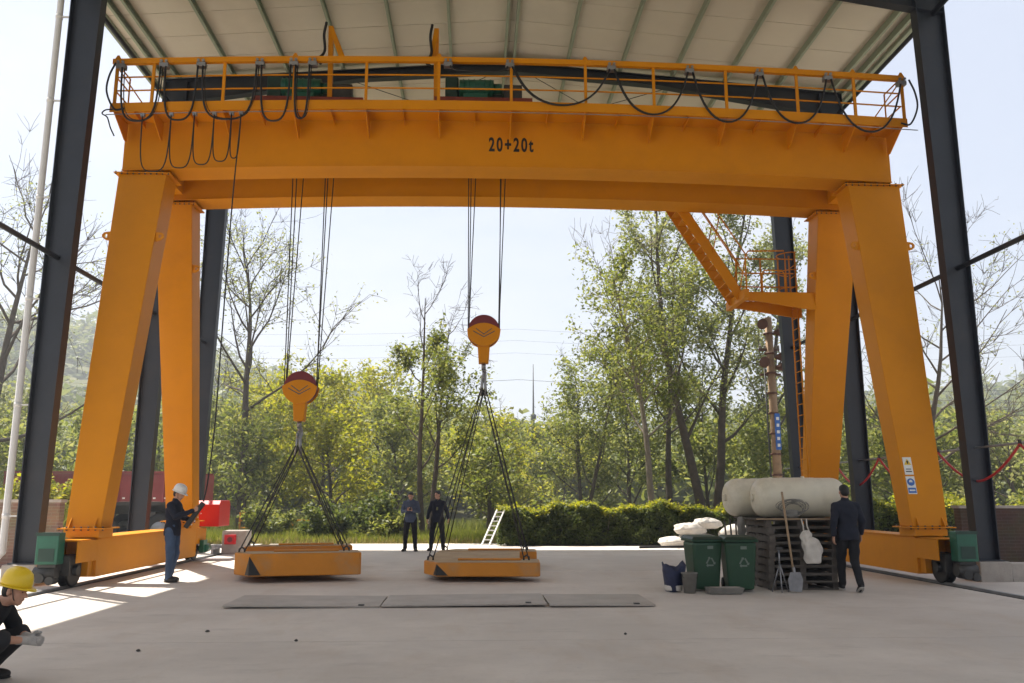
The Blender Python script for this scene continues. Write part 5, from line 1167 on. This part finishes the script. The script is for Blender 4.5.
def hand_shapes(wrist, d, palm_n, thumb_side, curl, k=1.0, grow_=0.0):
    """palm and five fingers; d: direction of the hand, palm_n: out of the palm, thumb_side: lateral vector towards the thumb"""
    w = Vector(wrist); d = Vector(d).normalized(); pn = (Vector(palm_n) - d * Vector(palm_n).dot(d)).normalized(); t = d.cross(pn); t = t if t.dot(Vector(thumb_side)) > 0 else -t
    S_ = []
    for q in (-0.026, -0.009, 0.009, 0.026): S_.append(round_cone(w + d * 0.01 + t * q * 0.7, 0.013 * k + grow_, w + d * 0.085 * k + t * q, 0.0115 * k + grow_, 10, 4))
    lens = {0.026: 0.072, 0.009: 0.080, -0.009: 0.074, -0.026: 0.058}
    for q, L in lens.items():
        p = w + d * 0.088 * k + t * q * 1.12; a = curl * 0.5; r = 0.0088 * k + grow_
        for sgm, f in enumerate((0.45, 0.32, 0.23)):
            dd = d * math.cos(a) + pn * math.sin(a); n_ = p + dd * L * f * k; S_.append(round_cone(p, r, n_, r * 0.93, 9, 4)); p = n_; r *= 0.93; a += curl * 0.55
    p = w + d * 0.028 + t * 0.026; a = 0.75
    for L, c_ in ((0.036, 0.0), (0.030, -0.25), (0.024, -0.35)):
        a += c_; dd = (d * math.cos(a) + t * math.sin(a) + pn * 0.35).normalized(); n_ = p + dd * L * k; S_.append(round_cone(p, 0.0105 * k + grow_, n_, 0.009 * k + grow_, 9, 4)); p = n_
    return S_
def person(label, loc, rz, J, top, legs_, shoe_m, hat=None, hair=HAIR, sleeve=1.0, voxel=0.010, gloves=None, sole=SHOE, group='people in the yard', inner=None, grip=(0.8, 0.8)):
    root = empty('person', loc, label, 'person', group, rz)
    V_ = lambda k: Vector(J[k])
    pel, chest, neck, headc = V_('pelvis'), V_('chest'), V_('neck'), V_('head')
    lat = (V_('shL') - V_('shR')).normalized(); plat = (V_('hipL') - V_('hipR')).normalized()
    hf = Vector(J.get('look', (1, 0, 0))).normalized(); hl = Vector((0, 0, 1)).cross(hf).normalized(); hu = hf.cross(hl).normalized(); HM = Matrix((hf, hl, hu)).transposed()
    hd = lambda x, y, z: headc + HM @ Vector((x, y, z))
    B = []
    # head: cranium, face wedge, jaw, nose, ears, brow, lips
    B += [ellipsoid(hd(-0.008, 0, 0.028), 0.094, 0.074, 0.090, HM), ellipsoid(hd(0.022, 0, -0.035), 0.066, 0.060, 0.080, HM), ellipsoid(hd(0.045, 0, -0.085), 0.036, 0.036, 0.030, HM)]
    B += [round_cone(hd(0.080, 0, 0.012), 0.009, hd(0.106, 0, -0.028), 0.013, 10, 4), round_cone(hd(0.076, -0.032, 0.024), 0.012, hd(0.076, 0.032, 0.024), 0.012, 10, 4), round_cone(hd(0.080, -0.016, -0.060), 0.0095, hd(0.080, 0.016, -0.060), 0.0095, 10, 4)]
    for s in (-1, 1): B += [ellipsoid(hd(-0.012, s * 0.078, -0.008), 0.018, 0.010, 0.030, HM, 12, 8), round_cone(hd(0.092, s * 0.010, -0.034), 0.007, hd(0.090, s * 0.012, -0.034), 0.007, 8, 3)]
    B.append(round_cone(neck - (headc - neck).normalized() * 0.05, 0.062, hd(-0.012, 0, -0.06), 0.054))
    up = (chest - pel).normalized(); fw = lat.cross(up).normalized(); fwp = plat.cross(up).normalized()
    if fw.dot(Vector((1, 0, 0))) < 0: fw = -fw
    if fwp.dot(Vector((1, 0, 0))) < 0: fwp = -fwp
    nk = neck
    tor = [(pel - up * 0.09, fwp, plat, 0.075, 0.11), (pel, fwp, plat, 0.105, 0.155), (pel.lerp(chest, 0.4), fw, lat, 0.095, 0.135), (pel.lerp(chest, 0.8), fw, lat, 0.11, 0.155), (chest, fw, lat, 0.115, 0.165), (chest.lerp(nk, 0.55), fw, lat, 0.092, 0.145), (chest.lerp(nk, 0.9), fw, lat, 0.06, 0.075)]
    B.append(loft(tor))
    for s in 'LR':
        B += [round_cone(J['sh' + s], 0.055, J['el' + s], 0.042), round_cone(J['el' + s], 0.041, J['wr' + s], 0.028)]
        B += [round_cone(J['hip' + s], 0.088, J['kn' + s], 0.055), round_cone(J['kn' + s], 0.054, J['an' + s], 0.038), round_cone(J['an' + s], 0.040, V_('an' + s) + Vector(J['ft' + s]) * 0.10 - Vector((0, 0, 0.045)), 0.018)]
        if not gloves: B += hand_shapes(J['wr' + s], J['hd' + s], J['pn' + s], J['th' + s], grip[0 if s == 'L' else 1])
    fuse('body', B, SKIN, root, 0.0065, 3)
    if gloves:
        for s in 'LR': fuse('glove', hand_shapes(J['wr' + s], J['hd' + s], J['pn' + s], J['th' + s], grip[0 if s == 'L' else 1], 1.08, 0.003) + [round_cone(V_('wr' + s) - Vector(J['hd' + s]).normalized() * 0.05, 0.038, V_('wr' + s) + Vector(J['hd' + s]).normalized() * 0.02, 0.034)], gloves, root, 0.006, 2)
    # upper garment
    g = 0.022
    T_ = [(c - up * (0.05 if i == 0 else 0), f, l, a_ + g + (0.035 if i == 0 else 0.012 if i < 2 else 0), b_ + g + (0.045 if i == 0 else 0)) for i, (c, f, l, a_, b_) in enumerate(tor)]
    U = [loft(T_)]
    for s in 'LR':
        U.append(round_cone(V_('sh' + s) + (V_('sh' + s) - chest).normalized() * 0.0, 0.066, V_('el' + s) if sleeve >= 0.5 else V_('sh' + s).lerp(V_('el' + s), 0.75), 0.060 if sleeve >= 0.5 else 0.066))
        U.append(round_cone(chest.lerp(nk, 0.7), 0.075, V_('sh' + s), 0.064))
        if sleeve >= 0.5: U.append(round_cone(J['el' + s], 0.059, V_('el' + s).lerp(V_('wr' + s), 0.93), 0.043))
    if sleeve >= 0.5: U.append(round_cone(neck - up * 0.04, 0.074, neck + up * 0.012, 0.068))
    fuse('jacket' if sleeve >= 0.5 else 'shirt', U, top, root, voxel, 5, 0.0045, 3)
    if inner is not None:
        q = chest + fw * 0.128; fuse('shirt_front', [round_cone(neck + fw * 0.06 - up * 0.02, 0.022, q - up * 0.10, 0.028)], inner, root, 0.008, 2)
    # trousers
    P = [loft([(pel - up * 0.10, fwp, plat, 0.10, 0.14), (pel, fwp, plat, 0.125, 0.172), (pel + up * 0.10, fwp, plat, 0.115, 0.158)])]
    for s in 'LR':
        P += [round_cone(J['hip' + s], 0.104, J['kn' + s], 0.078), round_cone(J['kn' + s], 0.077, V_('an' + s) + Vector((0, 0, 0.0)), 0.058)]
    fuse('trousers', P, legs_, root, voxel, 4, 0.0045, 9)
    for s in 'LR':
        a = V_('an' + s); f = Vector(J['ft' + s]).normalized(); c = a + f * 0.055 - Vector((0, 0, 0.045)); l = Vector((0, 0, 1)).cross(f).normalized(); u_ = f.cross(l); FM = Matrix((f, l, u_)).transposed()
        sh = fuse('shoe', [ellipsoid(c + u_ * 0.005, 0.135, 0.047, 0.045, FM), ellipsoid(c - f * 0.05 + u_ * 0.03, 0.06, 0.045, 0.05, FM), ellipsoid(c + f * 0.06 - u_ * 0.005, 0.075, 0.050, 0.035, FM)], shoe_m, root, 0.008, 3)
        fuse('sole', [loft([(c - u_ * 0.036, f, l, 0.138, 0.050), (c - u_ * 0.020, f, l, 0.137, 0.050)])], sole, sh, 0.007, 1)
    # face details
    for s in (-1, 1):
        V, F = ellipsoid(hd(0.0805, s * 0.031, 0.006), 0.004, 0.009, 0.004, HM, 10, 6); q = MB(); q.add(V, F, True); q.build('eye', BLACK, root, 0, True)
        V, F = round_cone(hd(0.087, s * 0.018, 0.027), 0.0028, hd(0.079, s * 0.044, 0.028), 0.002, 6, 3); q = MB(); q.add(V, F, True); q.build('eyebrow', HAIR, root, 0, True)
    V, F = round_cone(hd(0.0895, -0.018, -0.060), 0.003, hd(0.0895, 0.018, -0.060), 0.003, 6, 3); q = MB(); q.add(V, F, True); q.build('mouth', mat('lip', (0.25, 0.09, 0.07), 0.5), root, 0, True)
    # hair
    H = [ellipsoid(hd(-0.020, 0, 0.050), 0.094, 0.081, 0.082, HM), ellipsoid(hd(-0.050, 0, 0.000), 0.062, 0.074, 0.075, HM), ellipsoid(hd(0.025, 0, 0.096), 0.052, 0.060, 0.030, HM)]
    fuse('hair', H, hair, root, 0.008, 2, 0.002, 4)
    if hat is not None:
        V = []; F = []; seg = 32; prof = [(1.0, 0.0), (1.0, 0.035), (0.96, 0.075), (0.86, 0.108), (0.68, 0.132), (0.42, 0.147), (0.12, 0.152)]
        for r, z in prof:
            for k in range(seg):
                a = 2 * math.pi * k / seg; rid = 0.006 if abs(math.sin(a)) < 0.2 else 0
                V.append(hd(-0.008 + 0.128 * r * math.cos(a), 0.106 * r * math.sin(a), 0.042 + z + (rid if r < 0.95 else 0)))
        for i in range(len(prof) - 1):
            for k in range(seg): F.append((i * seg + k, i * seg + (k + 1) % seg, (i + 1) * seg + (k + 1) % seg, (i + 1) * seg + k))
        F.append(tuple((len(prof) - 1) * seg + k for k in range(seg))); F.append(tuple(reversed(range(seg))))
        q = MB(); q.add(V, F, True); h = q.build('helmet', hat, root, 0, True)
        V = []; F = []
        for zz in (0.036, 0.044):
            for rr in (0.98, None):
                for k in range(seg):
                    a = 2 * math.pi * k / seg; e = 1.10 + 0.30 * max(0, math.cos(a)) ** 3 if rr is None else rr
                    V.append(hd(-0.008 + 0.128 * e * math.cos(a), 0.106 * min(e, 1.12) * math.sin(a), zz - (0.012 * max(0, math.cos(a)) ** 2 if rr is None else 0)))
        for k in range(seg):
            k2 = (k + 1) % seg
            F += [(k, k2, seg + k2, seg + k), (2 * seg + k, 3 * seg + k, 3 * seg + k2, 2 * seg + k2), (seg + k, seg + k2, 3 * seg + k2, 3 * seg + k)]
        q = MB(); q.add(V, F, True); q.build('brim', hat, h, 0, True)
        for rz_ in (-0.032, 0, 0.032):
            q = MB(); q.tube([hd(-0.008 + 0.122 * math.cos(a), rz_, 0.045 + 0.152 * math.sin(a) * (1 - abs(rz_) * 1.2)) for a in np.linspace(0.5, 2.6, 12)], 0.006, 6); q.build('ridge', hat, h, 0, True)
        q = MB(); q.tube([hd(0.01, -0.082, 0.04), hd(0.035, -0.066, -0.05), hd(0.052, 0, -0.118), hd(0.035, 0.066, -0.05), hd(0.01, 0.082, 0.04)], 0.004, 6); q.build('chin_strap', BLACK, h, 0, True)
    return root
Z = Vector
def stand(**k):
    J = dict(pelvis=(0, 0, 0.97), chest=(0.0, 0, 1.30), neck=(0.0, 0, 1.475), head=(0.02, 0, 1.605), look=(1, 0, 0), shL=(0, 0.175, 1.385), shR=(0, -0.175, 1.385),
             elL=(-0.03, 0.24, 1.13), elR=(-0.03, -0.24, 1.13), wrL=(0.05, 0.26, 0.89), wrR=(0.05, -0.26, 0.89), hdL=(0.15, 0.02, -1), hdR=(0.15, -0.02, -1), pnL=(0.2, -1, 0), pnR=(0.2, 1, 0), thL=(1, 0, 0), thR=(1, 0, 0),
             hipL=(0, 0.095, 0.92), hipR=(0, -0.095, 0.92), knL=(0.02, 0.11, 0.50), knR=(0.02, -0.11, 0.50), anL=(-0.02, 0.12, 0.085), anR=(-0.02, -0.12, 0.085), ftL=(1, 0.15, 0), ftR=(1, -0.15, 0))
    J.update(k); return J
# operator with pendant, facing right
person('man in white helmet, navy jacket and blue jeans working the crane pendant', (-5.62, 16.42, 0.0), R(-4),
       stand(head=(0.075, 0, 1.59), look=(0.92, -0.1, -0.34), neck=(0.025, 0, 1.47), elR=(0.13, -0.23, 1.18), wrR=(0.40, -0.07, 1.29), hdR=(0.9, 0.3, 0.35), pnR=(0, 1, 0.2), thR=(0, 0.2, 1), elL=(0.10, 0.24, 1.15), wrL=(0.30, 0.10, 1.10), hdL=(0.9, -0.45, 0.1), pnL=(0, -1, 0.2), thL=(0, 0, 1), knL=(0.04, 0.10, 0.50), anL=(-0.05, 0.11, 0.085), knR=(0.03, -0.10, 0.50), anR=(0.02, -0.10, 0.085), ftL=(1, 0.1, 0), ftR=(1, -0.1, 0)),
       NAVC, JEAN, SHOE, HATW, grip=(1.1, 1.1))
# walking away on the right
person('man in dark clothes walking away beside the white tanks', (6.22, 14.25, 0.0), R(84),
       stand(knL=(0.15, 0.085, 0.52), anL=(0.20, 0.08, 0.10), knR=(0.06, -0.10, 0.49), anR=(-0.20, -0.09, 0.13), ftR=(0.86, -0.05, -0.42), ftL=(1, 0.02, 0.08), elR=(0.00, -0.25, 1.14), wrR=(0.10, -0.25, 0.92), elL=(-0.10, 0.24, 1.15), wrL=(-0.06, 0.25, 0.90), head=(0.045, 0, 1.61), neck=(0.02, 0, 1.475), look=(0.98, 0.0, -0.12)),
       NAVC, BLKC, SHOE, sole=SOLE, grip=(0.7, 0.7))
# two men at the back, facing the camera
person('man in slate blue jacket looking down at a phone, left of the pair', (-1.88, 25.5, 0.0), R(-92),
       stand(head=(0.07, 0, 1.585), look=(0.88, 0.0, -0.42), elL=(0.06, 0.24, 1.14), elR=(0.06, -0.24, 1.14), wrL=(0.27, 0.06, 1.17), wrR=(0.27, -0.06, 1.17), hdL=(0.7, -0.5, 0.25), hdR=(0.7, 0.5, 0.25), pnL=(0, -0.5, 1), pnR=(0, 0.5, 1), thL=(0.3, 0, 1), thR=(0.3, 0, 1), anL=(-0.02, 0.15, 0.085), anR=(-0.02, -0.15, 0.085), knL=(0.02, 0.13, 0.5), knR=(0.02, -0.13, 0.5), ftL=(1, 0.35, 0), ftR=(1, -0.35, 0)),
       SLATE, BLKC, SHOE, voxel=0.013, inner=BLKC, grip=(0.9, 0.9))
ph = empty('mobile_phone', (-1.87, 25.12, 1.19), 'dark mobile phone in the hands of the left man of the pair', 'phone')
MB().box((-1.87, 25.13, 1.235), (0.075, 0.010, 0.15), (R(-50), 0, 0)).build('phone_case', BLACK, ph, 0.004)
MB().box((-1.87, 25.138, 1.242), (0.066, 0.003, 0.13), (R(-50), 0, 0)).build('phone_screen', GRYC, ph)
person('man in dark jacket with head turned, right of the pair', (-1.10, 25.75, 0.0), R(-96),
       stand(head=(0.04, -0.01, 1.615), look=(0.78, -0.6, -0.12), elL=(-0.02, 0.27, 1.14), wrL=(0.06, 0.33, 0.92), elR=(-0.02, -0.26, 1.14), wrR=(0.05, -0.30, 0.92), anL=(-0.02, 0.17, 0.085), anR=(0.0, -0.19, 0.085), knL=(0.03, 0.15, 0.5), knR=(0.03, -0.16, 0.5), ftL=(1, 0.3, 0), ftR=(1, -0.4, 0)),
       NAVC, BLKC, SHOE, voxel=0.013, inner=OLIVE)
# squatting man in the left foreground
person('squatting man in yellow helmet, black shirt and grey gloves at the left foreground', (-4.12, 7.62, 0.0), R(2),
       dict(pelvis=(-0.20, 0, 0.24), chest=(0.0, 0, 0.52), neck=(0.145, 0, 0.665), head=(0.235, 0, 0.735), look=(0.97, -0.08, -0.20), shL=(0.08, 0.18, 0.595), shR=(0.08, -0.18, 0.595),
            elL=(0.19, 0.20, 0.37), elR=(0.19, -0.20, 0.37), wrL=(0.37, 0.05, 0.35), wrR=(0.37, -0.05, 0.34), hdL=(0.95, -0.28, -0.1), hdR=(0.95, 0.28, -0.1), pnL=(0, -1, -0.2), pnR=(0, 1, -0.2), thL=(0.1, 0, 1), thR=(0.1, 0, 1),
            hipL=(-0.18, 0.095, 0.22), hipR=(-0.18, -0.095, 0.22), knL=(0.24, 0.17, 0.36), knR=(0.24, -0.17, 0.36), anL=(0.0, 0.14, 0.085), anR=(0.0, -0.14, 0.085), ftL=(1, 0.2, 0), ftR=(1, -0.2, 0)),
       BLKC, GRYC, SHOE, HATY, sleeve=0.3, gloves=GLOVE, voxel=0.008, grip=(1.2, 1.2))

# ------------------------------------------------------------------ haze in the air
hm = bpy.data.materials.new('pale_haze'); hm.use_nodes = True; hn = hm.node_tree.nodes; hn.remove(hn['Principled BSDF'])
pv = hn.new('ShaderNodeVolumePrincipled'); pv.inputs['Color'].default_value = (0.88, 0.93, 1.0, 1); pv.inputs['Density'].default_value = 0.0022; pv.inputs['Anisotropy'].default_value = 0.35
hm.node_tree.links.new(pv.outputs['Volume'], hn['Material Output'].inputs['Volume'])
hz = MB().bx(-1450, 1450, -1450, 1450, -4.0, 52.0).build('haze', hm); tag(hz, 'thin pale haze in the air over the valley', None, None, 'stuff')
